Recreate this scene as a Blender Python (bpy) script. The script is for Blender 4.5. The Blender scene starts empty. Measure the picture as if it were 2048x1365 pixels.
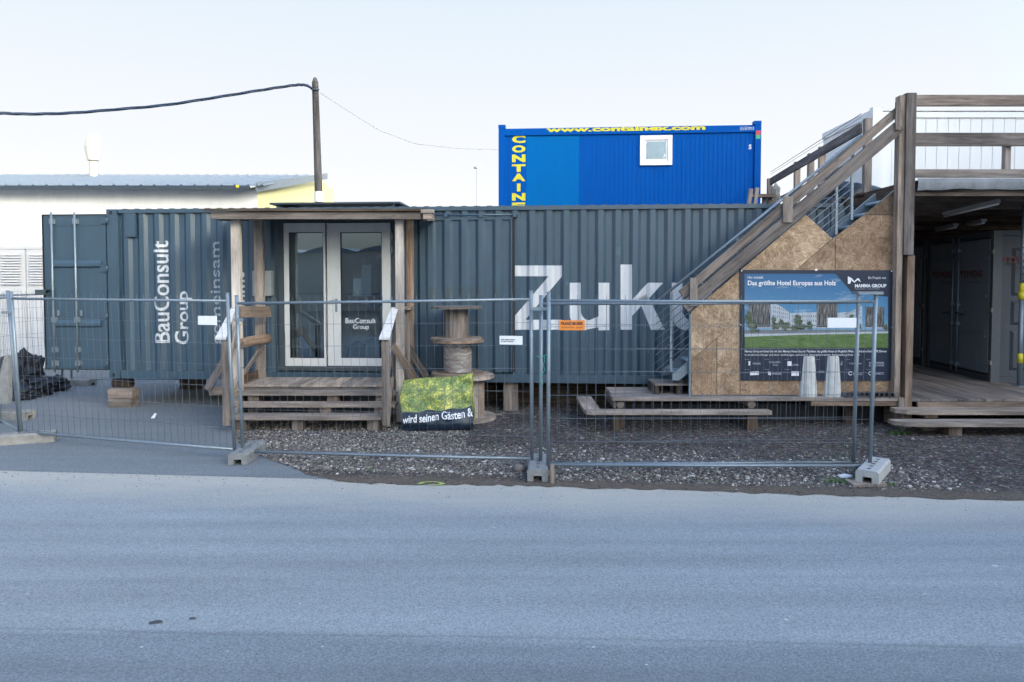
import bpy, bmesh, math, random
import numpy as np
from mathutils import Vector, Matrix
random.seed(7); RNG = np.random.default_rng(11)
R = math.radians
SC = bpy.context.scene; COL = SC.collection
# ------------------------------------------------------------------ camera model
F = 1365.33; PITCH = R(2.0); CH = 2.1
PY0 = 570 + F*math.tan(PITCH)
def ray(px, py):
    dx = (px-1024)/F; dy = (PY0-py)/F
    return Vector((dx, math.cos(PITCH)+dy*math.sin(PITCH), -math.sin(PITCH)+dy*math.cos(PITCH)))
def P(px, py, Y):
    d = ray(px, py); t = Y/d.y
    return Vector((d.x*t, Y, CH+d.z*t))
def G(px, py, z=0.0):
    d = ray(px, py); t = (z-CH)/d.z
    return Vector((d.x*t, d.y*t, z))
# ------------------------------------------------------------------ mesh builder
class MB:
    def __init__(s): s.v=[]; s.f=[]; s.g=[]; s.r=[]; s.m=[]; s.sm=[]
    def add(s, vs, fs, gr=None, rnd=None, mi=0, smooth=False):
        b=len(s.v); off=Vector((random.uniform(-40,40),random.uniform(-40,40),random.uniform(-40,40)))
        rnd = random.random() if rnd is None else rnd
        for i,v in enumerate(vs):
            s.v.append(Vector(v)); g = Vector(gr[i]) if gr else Vector(v); s.g.append(g+off); s.r.append(rnd)
        for f in fs: s.f.append([b+i for i in f]); s.m.append(mi); s.sm.append(smooth)
        return s
    def beam(s, p0, p1, w, h, up=(0,0,1), mi=0, rnd=None, jit=0):
        p0=Vector(p0); p1=Vector(p1); d=p1-p0; L=d.length; d.normalize(); up=Vector(up)
        a=d.cross(up)
        if a.length<1e-4: a=d.cross(Vector((0,1,0)))
        a.normalize(); b=a.cross(d).normalized()
        vs=[];gr=[]
        for l in (0,L):
            for i,j in ((-1,-1),(1,-1),(1,1),(-1,1)):
                k=(random.uniform(-jit,jit) if jit else 0)
                vs.append(p0+d*(l+k)+a*(i*w/2+k)+b*(j*h/2)); gr.append((l,i*w/2,j*h/2))
        return s.add(vs,[(3,2,1,0),(4,5,6,7),(0,1,5,4),(1,2,6,5),(2,3,7,6),(3,0,4,7)],gr,rnd,mi)
    def box(s, x0,x1,y0,y1,z0,z1, along='x', mi=0, rnd=None):
        c=((x0+x1)/2,(y0+y1)/2,(z0+z1)/2)
        if along=='x': return s.beam((x0,c[1],c[2]),(x1,c[1],c[2]),y1-y0,z1-z0,mi=mi,rnd=rnd)
        if along=='y': return s.beam((c[0],y0,c[2]),(c[0],y1,c[2]),x1-x0,z1-z0,mi=mi,rnd=rnd)
        return s.beam((c[0],c[1],z0),(c[0],c[1],z1),x1-x0,y1-y0,up=(0,1,0),mi=mi,rnd=rnd)
    def tube(s, pts, r, n=10, cap=True, mi=0, rnd=None):
        pts=[Vector(p) for p in pts]; vs=[];gr=[];fs=[]; L=0
        rr = r if isinstance(r,(list,tuple)) else [r]*len(pts)
        prev=None
        for k,p in enumerate(pts):
            t=(pts[min(k+1,len(pts)-1)]-pts[max(k-1,0)]).normalized()
            if prev is None:
                a=t.cross(Vector((0,0,1)));
                if a.length<1e-3: a=t.cross(Vector((1,0,0)))
            else: a=prev-t*prev.dot(t)
            a.normalize(); prev=a; b=t.cross(a)
            if k: L+=(p-pts[k-1]).length
            for i in range(n):
                q=2*math.pi*i/n; vs.append(p+(a*math.cos(q)+b*math.sin(q))*rr[k]); gr.append((L,math.cos(q)*rr[k],math.sin(q)*rr[k]))
        for k in range(len(pts)-1):
            for i in range(n):
                j=(i+1)%n; fs.append((k*n+i,k*n+j,(k+1)*n+j,(k+1)*n+i))
        b=len(s.v); s.add(vs,fs,gr,rnd,mi,True)
        if cap:
            s.f.append([b+i for i in reversed(range(n))]); s.m.append(mi); s.sm.append(False)
            e=b+(len(pts)-1)*n; s.f.append([e+i for i in range(n)]); s.m.append(mi); s.sm.append(False)
        return s
    def pipe(s, p0, p1, r, ri, n=16, mi=0):
        p0=Vector(p0);p1=Vector(p1);t=(p1-p0).normalized();a=t.cross(Vector((0,0,1))).normalized();b=t.cross(a)
        vs=[]
        for p,q in ((p0,r),(p1,r),(p1,ri),(p0,ri)):
            for i in range(n):
                w=2*math.pi*i/n; vs.append(p+(a*math.cos(w)+b*math.sin(w))*q)
        fs=[]
        for k in range(4):
            for i in range(n):
                j=(i+1)%n; k2=(k+1)%4; fs.append((k*n+i,k*n+j,k2*n+j,k2*n+i))
        return s.add(vs,fs,mi=mi,smooth=False)
    def lathe(s, c, prof, n=32, mi=0, rnd=None, planks=0):
        c=Vector(c); vs=[];gr=[];fs=[]
        for (r,z) in prof:
            for i in range(n):
                q=2*math.pi*i/n; vs.append(c+Vector((math.cos(q)*r,math.sin(q)*r,z))); gr.append((z+math.cos(q)*r*.5, q*.4 if planks else math.sin(q)*r, r))
        for k in range(len(prof)-1):
            for i in range(n):
                j=(i+1)%n; fs.append((k*n+i,k*n+j,(k+1)*n+j,(k+1)*n+i))
        return s.add(vs,fs,gr,rnd,mi)
    def poly(s, pts, nrm, t, gr2=None, mi=0, rnd=None):
        """prism: polygon (3D pts), extruded by t along nrm"""
        pts=[Vector(p) for p in pts]; nrm=Vector(nrm)*t; n=len(pts)
        vs=pts+[p+nrm for p in pts]
        fs=[tuple(range(n)),tuple(reversed(range(n,2*n)))]+[(i,i+n,(i+1)%n+n,(i+1)%n) for i in range(n)]
        return s.add(vs,fs,None,rnd,mi)
    def flat(s, pts, mi=0, rnd=None): return s.add(pts,[tuple(range(len(pts)))],None,rnd,mi)
    def build(s, name, mats, parent=None, local=False):
        me=bpy.data.meshes.new(name)
        vs=s.v
        if parent is not None and not local:
            inv=WM[parent.name].inverted(); vs=[inv@v for v in vs]
        me.from_pydata([tuple(v) for v in vs],[],s.f)
        a=me.attributes.new('gr','FLOAT_VECTOR','POINT'); a.data.foreach_set('vector',np.array([tuple(g) for g in s.g],dtype=np.float32).ravel())
        a=me.attributes.new('rnd','FLOAT','POINT'); a.data.foreach_set('value',np.array(s.r,dtype=np.float32))
        if not isinstance(mats,(list,tuple)): mats=[mats]
        for m in mats: me.materials.append(m)
        me.polygons.foreach_set('material_index',s.m); me.polygons.foreach_set('use_smooth',s.sm)
        bm=bmesh.new(); bm.from_mesh(me); bmesh.ops.recalc_face_normals(bm,faces=bm.faces); bm.to_mesh(me); bm.free()
        me.update()
        o=bpy.data.objects.new(name,me); COL.objects.link(o)
        if parent is not None: o.parent=parent; WM[o.name]=WM[parent.name]
        else: WM[o.name]=Matrix.Identity(4)
        return o
WM={}
def tag(o,label=None,cat=None,group=None,kind=None):
    if label: o['label']=label
    if cat: o['category']=cat
    if group: o['group']=group
    if kind: o['kind']=kind
    return o
def thing(name,label,cat,loc=(0,0,0),rz=0,group=None):
    o=bpy.data.objects.new(name,None); COL.objects.link(o); o.location=loc; o.rotation_euler=(0,0,rz); o.empty_display_size=.1
    WM[o.name]=Matrix.Translation(Vector(loc))@Matrix.Rotation(rz,4,'Z')
    return tag(o,label,cat,group)
def copy_tree(o,parent=None):
    c=o.copy(); COL.objects.link(c); c.parent=parent
    if parent is not None: WM[c.name]=WM.get(o.name,Matrix.Identity(4))
    for ch in [x for x in o.children]: copy_tree(ch,c)
    return c
def place(o,loc,rz=None,label=None):
    o.location=loc
    if rz is not None: o.rotation_euler=(0,0,rz)
    if label: o['label']=label
    WM[o.name]=Matrix.Translation(Vector(loc))@Matrix.Rotation(o.rotation_euler[2],4,'Z')
# ------------------------------------------------------------------ materials
def nt(name):
    m=bpy.data.materials.new(name); m.use_nodes=True; t=m.node_tree; b=t.nodes['Principled BSDF']; return m,t,b
def N(t,ty,**k):
    n=t.nodes.new(ty)
    for a,v in k.items():
        if a.startswith('i_'): n.inputs[a[2:].replace('_',' ')].default_value=v
        else: setattr(n,a,v)
    return n
def ramp(t,fac,stops):
    n=t.nodes.new('ShaderNodeValToRGB'); e=n.color_ramp.elements
    while len(e)<len(stops): e.new(.5)
    for i,(p,c) in enumerate(stops): e[i].position=p; e[i].color=(*c,1) if len(c)==3 else c
    t.links.new(fac,n.inputs[0]); return n.outputs[0]
def mixc(t,f,a,b,mode='MIX'):
    n=t.nodes.new('ShaderNodeMix'); n.data_type='RGBA'; n.blend_type=mode
    for s,v in ((n.inputs[0],f),(n.inputs[6],a),(n.inputs[7],b)):
        if hasattr(v,'is_linked'): t.links.new(v,s)
        elif isinstance(v,(int,float)): s.default_value=v
        else: s.default_value=(*v,1)
    return n.outputs[2]
def math_(t,op,a,b=0.0):
    n=t.nodes.new('ShaderNodeMath'); n.operation=op
    for s,v in ((n.inputs[0],a),(n.inputs[1],b)):
        if hasattr(v,'is_linked'): t.links.new(v,s)
        else: s.default_value=v
    return n.outputs[0]
def attr(t,name): return N(t,'ShaderNodeAttribute',attribute_name=name)
def mapv(t,vec,scale,rot=(0,0,0)):
    n=t.nodes.new('ShaderNodeMapping'); n.inputs['Scale'].default_value=scale; n.inputs['Rotation'].default_value=rot; t.links.new(vec,n.inputs[0]); return n.outputs[0]
def noise(t,vec,scale,detail=5,rough=.6,dist=0):
    n=N(t,'ShaderNodeTexNoise'); n.inputs['Scale'].default_value=scale; n.inputs['Detail'].default_value=detail; n.inputs['Roughness'].default_value=rough; n.inputs['Distortion'].default_value=dist
    if vec is not None: t.links.new(vec,n.inputs['Vector'])
    return n
def bump(t,b,h,strength=.3,dist=.01):
    n=t.nodes.new('ShaderNodeBump'); n.inputs['Strength'].default_value=strength; n.inputs['Distance'].default_value=dist
    t.links.new(h,n.inputs['Height']); t.links.new(n.outputs[0],b.inputs['Normal'])
def wood(name,dark,mid,light,rough=.85,knots=.5):
    m,t,b=nt(name); g=attr(t,'gr').outputs['Vector']; r=attr(t,'rnd').outputs['Fac']
    n1=noise(t,mapv(t,g,(1.6,32,32)),1.0,8,.65,.6); n2=noise(t,mapv(t,g,(.9,4,4)),1.3,4,.6)
    c=ramp(t,n1.outputs[0],[(.3,dark),(.5,mid),(.72,light)])
    w=ramp(t,n2.outputs[0],[(.35,(.55,.52,.5)),(.65,(1.15,1.1,1.05))]); c=mixc(t,1.0,c,w,'MULTIPLY')
    rr=ramp(t,r,[(0,(.72,.73,.75)),(.5,(1,.98,.95)),(1,(1.22,1.12,1.02))]); c=mixc(t,1.0,c,rr,'MULTIPLY')
    vo=N(t,'ShaderNodeTexVoronoi'); vo.inputs['Scale'].default_value=1.0; t.links.new(mapv(t,g,(2.2,9,9)),vo.inputs['Vector'])
    k=ramp(t,vo.outputs['Distance'],[(.06,(1,1,1)),(.13,(0,0,0))]); kf=math_(t,'MULTIPLY',k,knots)
    c=mixc(t,kf,c,tuple(x*.45 for x in dark))
    t.links.new(c,b.inputs['Base Color']); b.inputs['Roughness'].default_value=rough; b.inputs['Specular IOR Level'].default_value=.25
    bump(t,b,n1.outputs[0],.5,.006); return m
def paint(name,col,rough=.5,var=.15,streak=True,dirt=(.12,.1,.08),dirtamt=.25,spec=.5,metal=0,scale=1.0):
    m,t,b=nt(name); o=N(t,'ShaderNodeTexCoord').outputs['Object']
    n1=noise(t,mapv(t,o,(3*scale,3*scale,.5*scale)),2.0,8,.7); n2=noise(t,o,9*scale,6,.65); n3=noise(t,mapv(t,o,(18,18,1.2)),1.0,4,.6)
    lo=tuple(c*(1-var) for c in col); hi=tuple(min(1,c*(1+var)) for c in col)
    c=ramp(t,n1.outputs[0],[(.3,lo),(.7,hi)])
    d=ramp(t,n2.outputs[0],[(.55,(0,0,0)),(.8,(1,1,1))]); d=math_(t,'MULTIPLY',d,dirtamt)
    c=mixc(t,d,c,dirt)
    if streak:
        s=ramp(t,n3.outputs[0],[(.55,(0,0,0)),(.75,(1,1,1))]); c=mixc(t,math_(t,'MULTIPLY',s,.16),c,tuple(min(1,x*1.9+.02) for x in col))
    t.links.new(c,b.inputs['Base Color']); b.inputs['Metallic'].default_value=metal; b.inputs['Specular IOR Level'].default_value=spec
    rr=ramp(t,n2.outputs[0],[(.3,(rough*.8,)*3),(.7,(min(1,rough*1.25),)*3)]); t.links.new(rr,b.inputs['Roughness'])
    bump(t,b,n2.outputs[0],.12,.004); return m
def plain(name,col,rough=.6,metal=0,spec=.5,var=.08,scale=20,bmp=.1):
    m,t,b=nt(name); o=N(t,'ShaderNodeTexCoord').outputs['Object']; n=noise(t,o,scale,5,.6)
    c=ramp(t,n.outputs[0],[(.3,tuple(x*(1-var) for x in col)),(.7,tuple(min(1,x*(1+var)) for x in col))])
    t.links.new(c,b.inputs['Base Color']); b.inputs['Roughness'].default_value=rough; b.inputs['Metallic'].default_value=metal; b.inputs['Specular IOR Level'].default_value=spec
    if bmp: bump(t,b,n.outputs[0],bmp,.003)
    return m
M={}
M['wood']=wood('weathered_wood',(.115,.104,.098),(.215,.197,.187),(.31,.288,.275))
M['wood_pale']=wood('pale_wood',(.26,.232,.21),(.37,.335,.31),(.47,.432,.405),knots=.6)
M['wood_bleached']=wood('bleached_wood',(.45,.42,.395),(.58,.55,.52),(.66,.63,.6),knots=.5)
M['wood_brown']=wood('brown_wood',(.12,.093,.075),(.235,.188,.155),(.34,.28,.235))
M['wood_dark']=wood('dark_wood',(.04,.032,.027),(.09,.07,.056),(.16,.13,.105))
M['wood_grey']=wood('silvered_wood',(.17,.152,.14),(.29,.262,.24),(.4,.366,.34),knots=.3)
M['wood_white']=plain('grey_white_paint',(.55,.55,.55),.7,var=.15,scale=14)
M['teal']=paint('slate_blue_container_paint',(.037,.073,.107),.40,.12,True,(.13,.13,.12),.2,spec=.7)
M['teal_dark']=paint('slate_blue_paint_darker',(.045,.06,.07),.6,.12,True,(.1,.1,.1),.25)
M['letter']=paint('white_mural_paint',(.56,.58,.60),.7,.06,False,(.35,.36,.36),.25)
M['letter_grey']=paint('faded_mural_paint',(.30,.33,.36),.7,.06,False,(.15,.16,.16),.25)
M['ghost']=paint('overpainted_letters',(.055,.08,.095),.6,.1,False)
M['galv']=paint('galvanised_steel',(.22,.27,.31),.45,.12,False,(.14,.14,.14),.35,metal=.45,scale=4)
M['wire']=plain('fence_wire_steel',(.15,.175,.2),.5,.5,var=.1)
M['steel_tread']=paint('galvanised_tread',(.34,.42,.46),.5,.12,False,(.2,.22,.22),.4,metal=.4,scale=4)
M['concrete']=plain('concrete',(.24,.235,.22),.9,var=.22,scale=11,bmp=.5)
M['concrete_pale']=plain('pale_concrete',(.36,.365,.355),.85,var=.14,scale=9,bmp=.4)
M['concrete_dark']=plain('recycled_plastic_foot',(.2,.21,.21),.85,var=.2,scale=14,bmp=.3)
M['blue']=paint('blue_container_paint',(.0,.085,.38),.6,.06,False,(.0,.06,.24),.1,spec=.06)
M['blue_l']=paint('lighter_blue_repaint',(.0,.135,.42),.6,.05,False,(.0,.1,.3),.1,spec=.06)
M['yellow']=plain('yellow_lettering',(.66,.6,.02),.5,var=.04)
M['white']=plain('white_plastic',(.8,.8,.8),.35,var=.02)
M['white_metal']=paint('white_sheet_metal',(.76,.78,.79),.45,.03,False,(.5,.5,.5),.1)
M['door_white']=paint('dusty_white_door_frame',(.56,.57,.56),.55,.07,False,(.36,.34,.3),.3)
M['render']=paint('white_plaster',(.80,.81,.82),.9,.05,False,(.48,.48,.47),.15)
M['ywall']=paint('pale_yellow_plaster',(.72,.68,.36),.9,.04,False,(.6,.56,.3),.15)
M['roof_metal']=paint('grey_roof_sheet',(.19,.23,.27),.45,.08,False)
M['gutter']=plain('dark_gutter',(.04,.055,.075),.4)
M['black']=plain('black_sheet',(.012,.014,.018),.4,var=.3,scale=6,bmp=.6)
M['bag']=plain('black_bag_plastic',(.010,.014,.022),.5,var=.3,scale=5,bmp=.6)
M['dark_in']=plain('interior_dark',(.08,.08,.08),.9)
M['room']=plain('interior_board',(.78,.76,.73),.9)
M['navy']=plain('navy_print',(.012,.022,.045),.45,var=.1)
M['jacket']=plain('navy_jacket_cloth',(.008,.014,.03),.9)
M['orange']=plain('orange_sign_print',(.75,.24,.03),.45)
M['ink']=plain('black_print',(.02,.02,.02),.5,bmp=0)
M['red_ink']=plain('red_print',(.15,.03,.03),.5,bmp=0)
M['red']=plain('red_sticker',(.6,.05,.07),.5,bmp=0)
M['green']=plain('green_sticker',(.03,.4,.2),.5,bmp=0)
M['grey_cont']=paint('grey_container_paint_shaded',(.075,.084,.095),.5,.08,False,(.2,.18,.15),.25)  # albedo lowered to carry the deeper shade of the passage
M['reflection_grey']=plain('grey_pane_reflection',(.42,.42,.41),.9,var=.12,scale=3,bmp=0)  # tone of the reflection in the left door pane
M['scuff']=paint('pale_scuffed_paint',(.075,.125,.155),.55,.2,False)
M['door_matt']=plain('matt_white_door_paint',(.50,.51,.53),.9,spec=.1,var=.04,bmp=0)
M['cone']=plain('bleached_concrete',(.52,.53,.51),.85,var=.14,scale=9,bmp=.4)
M['grey_door']=paint('grey_container_paint_lightened',(.22,.26,.30),.5,.08,False,(.2,.18,.15),.25)  # same grey lightened, stands for light bounced onto the doors
M['pole_wood']=wood('tarred_grey_wood',(.06,.06,.065),(.12,.118,.12),(.19,.185,.185))
M['grey_flue']=plain('weathered_aluminium',(.6,.57,.5),.6)
M['grey_post']=plain('grey_steel_post',(.12,.125,.13),.6)
M['black_pipe']=plain('grey_pipe',(.10,.10,.105),.6)
M['cable']=plain('dark_blue_cable',(.005,.022,.06),.5)
M['greenrope']=plain('green_rope',(.05,.4,.3),.7)
M['yellow_tape']=plain('yellow_band',(.7,.6,.03),.5)
M['spray']=plain('yellow_green_spray',(.50,.62,.16),.8)
M['weed']=plain('weed_leaf',(.06,.12,.03),.8,var=.4)
M['paper']=plain('white_paper',(.7,.72,.75),.7)
M['print_white']=plain('white_print',(.75,.77,.8),.5,bmp=0)
M['membrane']=paint('grey_roof_membrane',(.17,.185,.20),.6,.25,True,(.02,.02,.02),.85,scale=.6)
def glass():
    m=bpy.data.materials.new('window_glass'); m.use_nodes=True; t=m.node_tree; t.nodes.clear()
    o=N(t,'ShaderNodeOutputMaterial'); tr=N(t,'ShaderNodeBsdfTransparent'); gl=N(t,'ShaderNodeBsdfGlossy'); gl.inputs['Roughness'].default_value=.01
    tr.inputs[0].default_value=(.75,.8,.8,1); gl.inputs[0].default_value=(.72,.86,1,1)
    fr=N(t,'ShaderNodeFresnel'); fr.inputs[0].default_value=1.9
    mx=N(t,'ShaderNodeMixShader'); f=math_(t,'MULTIPLY',fr.outputs[0],1.5)
    t.links.new(f,mx.inputs[0]); t.links.new(tr.outputs[0],mx.inputs[1]); t.links.new(gl.outputs[0],mx.inputs[2]); t.links.new(mx.outputs[0],o.inputs[0])
    tc=N(t,'ShaderNodeTexCoord'); n=noise(t,tc.outputs['Object'],1.3,1,.5); bp=N(t,'ShaderNodeBump'); bp.inputs['Strength'].default_value=.05; bp.inputs['Distance'].default_value=.02
    t.links.new(n.outputs[0],bp.inputs['Height']); t.links.new(bp.outputs[0],gl.inputs['Normal'])
    return m
M['glass']=glass()
def osb():
    m,t,b=nt('oriented_strand_board'); g=attr(t,'gr').outputs['Vector']; r=attr(t,'rnd').outputs['Fac']
    wob=noise(t,g,14,3,.6); gg=mixc(t,.05,g,wob.outputs['Color'],'ADD')
    outs=[]
    for s,sc in ((0,13),(1,8.5)):
        vo=N(t,'ShaderNodeTexVoronoi'); vo.inputs['Scale'].default_value=sc; vo.inputs['Randomness'].default_value=1; t.links.new(gg,vo.inputs['Vector'])
        sep=N(t,'ShaderNodeSeparateColor'); t.links.new(vo.outputs['Color'],sep.inputs[0])
        rot=N(t,'ShaderNodeVectorRotate',rotation_type='Y_AXIS'); t.links.new(gg,rot.inputs['Vector']); t.links.new(math_(t,'MULTIPLY',sep.outputs[0],6.28),rot.inputs['Angle'])
        n=noise(t,mapv(t,rot.outputs[0],(9,9,75)),1.0,3,.6)
        outs.append((sep.outputs[1],n.outputs[0]))
    v=math_(t,'ADD',math_(t,'MULTIPLY',outs[0][1],.55),math_(t,'MULTIPLY',outs[1][1],.45))
    v=math_(t,'ADD',v,math_(t,'MULTIPLY',math_(t,'SUBTRACT',outs[0][0],.5),.12))
    c=ramp(t,v,[(.3,(.17,.12,.08)),(.44,(.30,.225,.155)),(.55,(.42,.325,.23)),(.7,(.58,.48,.36))])
    n2=noise(t,g,1.3,4,.6); w=ramp(t,n2.outputs[0],[(.35,(.62,.58,.55)),(.65,(1.1,1.08,1.05))]); c=mixc(t,1.0,c,w,'MULTIPLY')
    c=mixc(t,1.0,c,ramp(t,r,[(0,(.36,.36,.38)),(.5,(.85,.76,.70)),(1,(1.4,1.36,1.3))]),'MULTIPLY')
    t.links.new(c,b.inputs['Base Color']); b.inputs['Roughness'].default_value=.8; b.inputs['Specular IOR Level'].default_value=.3
    bump(t,b,v,.4,.004); return m
M['osb']=osb()
def asphalt(name,base,dust,road=True):
    m,t,b=nt(name); o=N(t,'ShaderNodeNewGeometry').outputs['Position']
    sp=N(t,'ShaderNodeSeparateXYZ'); t.links.new(o,sp.inputs[0])
    big=noise(t,mapv(t,o,(.22,1.6,1),(0,0,R(2.3))),1.0,5,.55,.2); fine=noise(t,o,70,6,.75); mid=noise(t,mapv(t,o,(.5,5,1),(0,0,R(1.5))),1.0,6,.6)
    gr=noise(t,o,220,2,.6); c=ramp(t,big.outputs[0],[(.3,tuple(x*.90 for x in base)),(.7,tuple(x*1.05 for x in base))])
    c=mixc(t,1.0,c,ramp(t,mid.outputs[0],[(.3,(.94,.94,.94)),(.7,(1.05,1.05,1.05))]),'MULTIPLY')
    c=mixc(t,1.0,c,ramp(t,fine.outputs[0],[(.3,(.5,.5,.5)),(.5,(1,1,1)),(.7,(1.55,1.55,1.55))]),'MULTIPLY')
    vo=N(t,'ShaderNodeTexVoronoi'); vo.inputs['Scale'].default_value=60; t.links.new(o,vo.inputs['Vector'])
    c=mixc(t,ramp(t,vo.outputs['Distance'],[(.10,(.35,.35,.35)),(.2,(0,0,0))]),c,(.42,.42,.42))
    if road:
        e=math_(t,'ADD',sp.outputs[1],math_(t,'MULTIPLY',sp.outputs[0],.089))       # 7.1 at the road edge
        wn=noise(t,mapv(t,o,(.6,2,1)),1.2,5,.65); e2=math_(t,'ADD',e,math_(t,'MULTIPLY',math_(t,'SUBTRACT',wn.outputs[0],.5),1.0))
        f=ramp(t,math_(t,'MULTIPLY',e2,.1),[(.60,(0,0,0)),(.69,(.85,.85,.85)),(.76,(.95,.95,.95)),(.85,(0,0,0))])
        f=math_(t,'MULTIPLY',f,ramp(t,fine.outputs[0],[(.3,(.7,.7,.7)),(.6,(1,1,1))])); c=mixc(t,f,c,dust)
        # dark paving seam running along the road
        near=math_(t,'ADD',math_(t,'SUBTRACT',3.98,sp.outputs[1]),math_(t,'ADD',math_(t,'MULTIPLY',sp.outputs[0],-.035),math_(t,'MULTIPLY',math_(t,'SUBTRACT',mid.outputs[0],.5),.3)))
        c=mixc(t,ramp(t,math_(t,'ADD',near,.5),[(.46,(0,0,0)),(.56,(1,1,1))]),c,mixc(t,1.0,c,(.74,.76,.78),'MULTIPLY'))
        for y0,sl,wd,am in ((3.98,-.035,.025,.30),(3.3,-.02,.22,.20),(5.1,.01,.22,.18),(2.9,.02,.2,.20),(5.9,.0,.2,.17),(4.5,-.01,.25,.16),(3.6,-.03,.15,.18),(2.6,-.02,.12,.18),(5.5,-.01,.1,.14),(4.8,.015,.08,.12)):
            q=math_(t,'ABSOLUTE',math_(t,'ADD',math_(t,'SUBTRACT',sp.outputs[1],y0),math_(t,'ADD',math_(t,'MULTIPLY',sp.outputs[0],-sl),math_(t,'MULTIPLY',math_(t,'SUBTRACT',mid.outputs[0],.5),.10))))
            k=ramp(t,q,[(0,(am,)*3),(min(.95,wd),(0,0,0))]); c=mixc(t,k,c,tuple(x*.35 for x in base))
    t.links.new(c,b.inputs['Base Color']); b.inputs['Roughness'].default_value=.85; b.inputs['Specular IOR Level'].default_value=.35
    bump(t,b,fine.outputs[0],.28,.006); return m
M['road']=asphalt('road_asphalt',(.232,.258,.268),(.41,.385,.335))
M['drive']=asphalt('driveway_asphalt',(.155,.170,.180),(.36,.325,.28),False)
def gravel_base():
    m,t,b=nt('gravel_and_dirt'); o=N(t,'ShaderNodeNewGeometry').outputs['Position']
    a=noise(t,o,1.1,5,.6); f=noise(t,o,75,6,.75); vo=N(t,'ShaderNodeTexVoronoi'); vo.inputs['Scale'].default_value=55; t.links.new(o,vo.inputs['Vector'])
    c=ramp(t,a.outputs[0],[(.35,(.052,.046,.044)),(.65,(.085,.077,.073))])
    c=mixc(t,1.0,c,ramp(t,f.outputs[0],[(.3,(.5,.5,.5)),(.7,(1.6,1.6,1.6))]),'MULTIPLY')
    vb=N(t,'ShaderNodeTexVoronoi'); vb.inputs['Scale'].default_value=30; t.links.new(o,vb.inputs['Vector']); sc_=N(t,'ShaderNodeSeparateColor'); t.links.new(vb.outputs['Color'],sc_.inputs[0]); c=mixc(t,1.0,c,ramp(t,sc_.outputs[0],[(0,(.45,.45,.45)),(.5,(.95,.95,.95)),(.85,(1.5,1.45,1.4)),(.97,(2.6,2.5,2.4)),(1,(4.5,4.4,4.2))]),'MULTIPLY')
    c=mixc(t,.45,c,vo.outputs['Color'],'SOFT_LIGHT')
    sq=N(t,'ShaderNodeSeparateXYZ'); t.links.new(o,sq.inputs[0]); e=math_(t,'ADD',sq.outputs[1],math_(t,'MULTIPLY',sq.outputs[0],.089)); e=math_(t,'ADD',e,math_(t,'MULTIPLY',math_(t,'SUBTRACT',noise(t,o,3,5,.6).outputs[0],.5),.5))
    c=mixc(t,ramp(t,math_(t,'MULTIPLY',e,.1),[(.715,(.9,.9,.9)),(.745,(0,0,0))]),c,mixc(t,1.0,ramp(t,f.outputs[0],[(.3,(.6,.6,.6)),(.7,(1.3,1.3,1.3))]),(.135,.108,.085),'MULTIPLY'))
    t.links.new(c,b.inputs['Base Color']); b.inputs['Roughness'].default_value=.95; b.inputs['Specular IOR Level'].default_value=.2; bump(t,b,f.outputs[0],1,.012); return m
M['gravel']=gravel_base()
def stone_mat():
    m,t,b=nt('gravel_stone'); r=attr(t,'rnd').outputs['Fac']
    c=ramp(t,r,[(0,(.03,.027,.025)),(.25,(.065,.059,.056)),(.5,(.11,.102,.098)),(.75,(.18,.165,.15)),(.9,(.30,.26,.21)),(1,(.5,.49,.46))])
    o=N(t,'ShaderNodeNewGeometry').outputs['Position']; n=noise(t,o,60,3,.6); c=mixc(t,1.0,c,ramp(t,n.outputs[0],[(.3,(.75,.75,.75)),(.7,(1.2,1.2,1.2))]),'MULTIPLY')
    t.links.new(c,b.inputs['Base Color']); b.inputs['Roughness'].default_value=.8; return m
M['stone']=stone_mat()
def speckle(name,cols,scale):
    m,t,b=nt(name); o=attr(t,'gr').outputs['Vector']; n=noise(t,o,scale,4,.8); n2=noise(t,o,scale*.16,4,.6)
    v=math_(t,'ADD',math_(t,'MULTIPLY',n.outputs[0],.6),math_(t,'MULTIPLY',n2.outputs[0],.4))
    c=ramp(t,v,cols); t.links.new(c,b.inputs['Base Color']); b.inputs['Roughness'].default_value=.5
    fo=noise(t,mapv(t,o,(3,3,8)),1.5,4,.6,.8); bump(t,b,fo.outputs[0],.6,.03); return m
M['meadow']=speckle('printed_meadow',[(.34,(.03,.06,.02)),(.44,(.10,.16,.045)),(.51,(.20,.26,.065)),(.56,(.40,.42,.11)),(.60,(.75,.68,.10))],46)
M['sackmix']=plain('dull_bag',(.2,.2,.19),.7,bmp=.5)
M['tarp_navy']=plain('navy_banner_print',(.010,.020,.036),.32,var=.2,scale=5,bmp=.8)
M['p_grass']=speckle('poster_grass',[(.35,(.04,.09,.02)),(.5,(.09,.16,.04)),(.65,(.15,.22,.07))],55)
M['p_tree']=speckle('poster_tree',[(.35,(.02,.04,.02)),(.5,(.06,.085,.04)),(.62,(.16,.18,.13))],70)
def poster_sky():
    m,t,b=nt('poster_sky_print'); g=N(t,'ShaderNodeNewGeometry').outputs['Position']; sp=N(t,'ShaderNodeSeparateXYZ'); t.links.new(g,sp.inputs[0])
    z=math_(t,'MULTIPLY',math_(t,'SUBTRACT',sp.outputs[2],1.25),1/1.05)
    c=ramp(t,z,[(0,(.30,.46,.57)),(.35,(.08,.25,.42)),(1,(.018,.10,.24))])
    n=noise(t,mapv(t,g,(1.2,1,5)),1.6,5,.6); cl=ramp(t,n.outputs[0],[(.58,(0,0,0)),(.75,(.75,.75,.75))]); c=mixc(t,cl,c,(.5,.54,.58))
    t.links.new(c,b.inputs['Base Color']); b.inputs['Roughness'].default_value=.45; return m
M['p_sky']=poster_sky()
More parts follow.
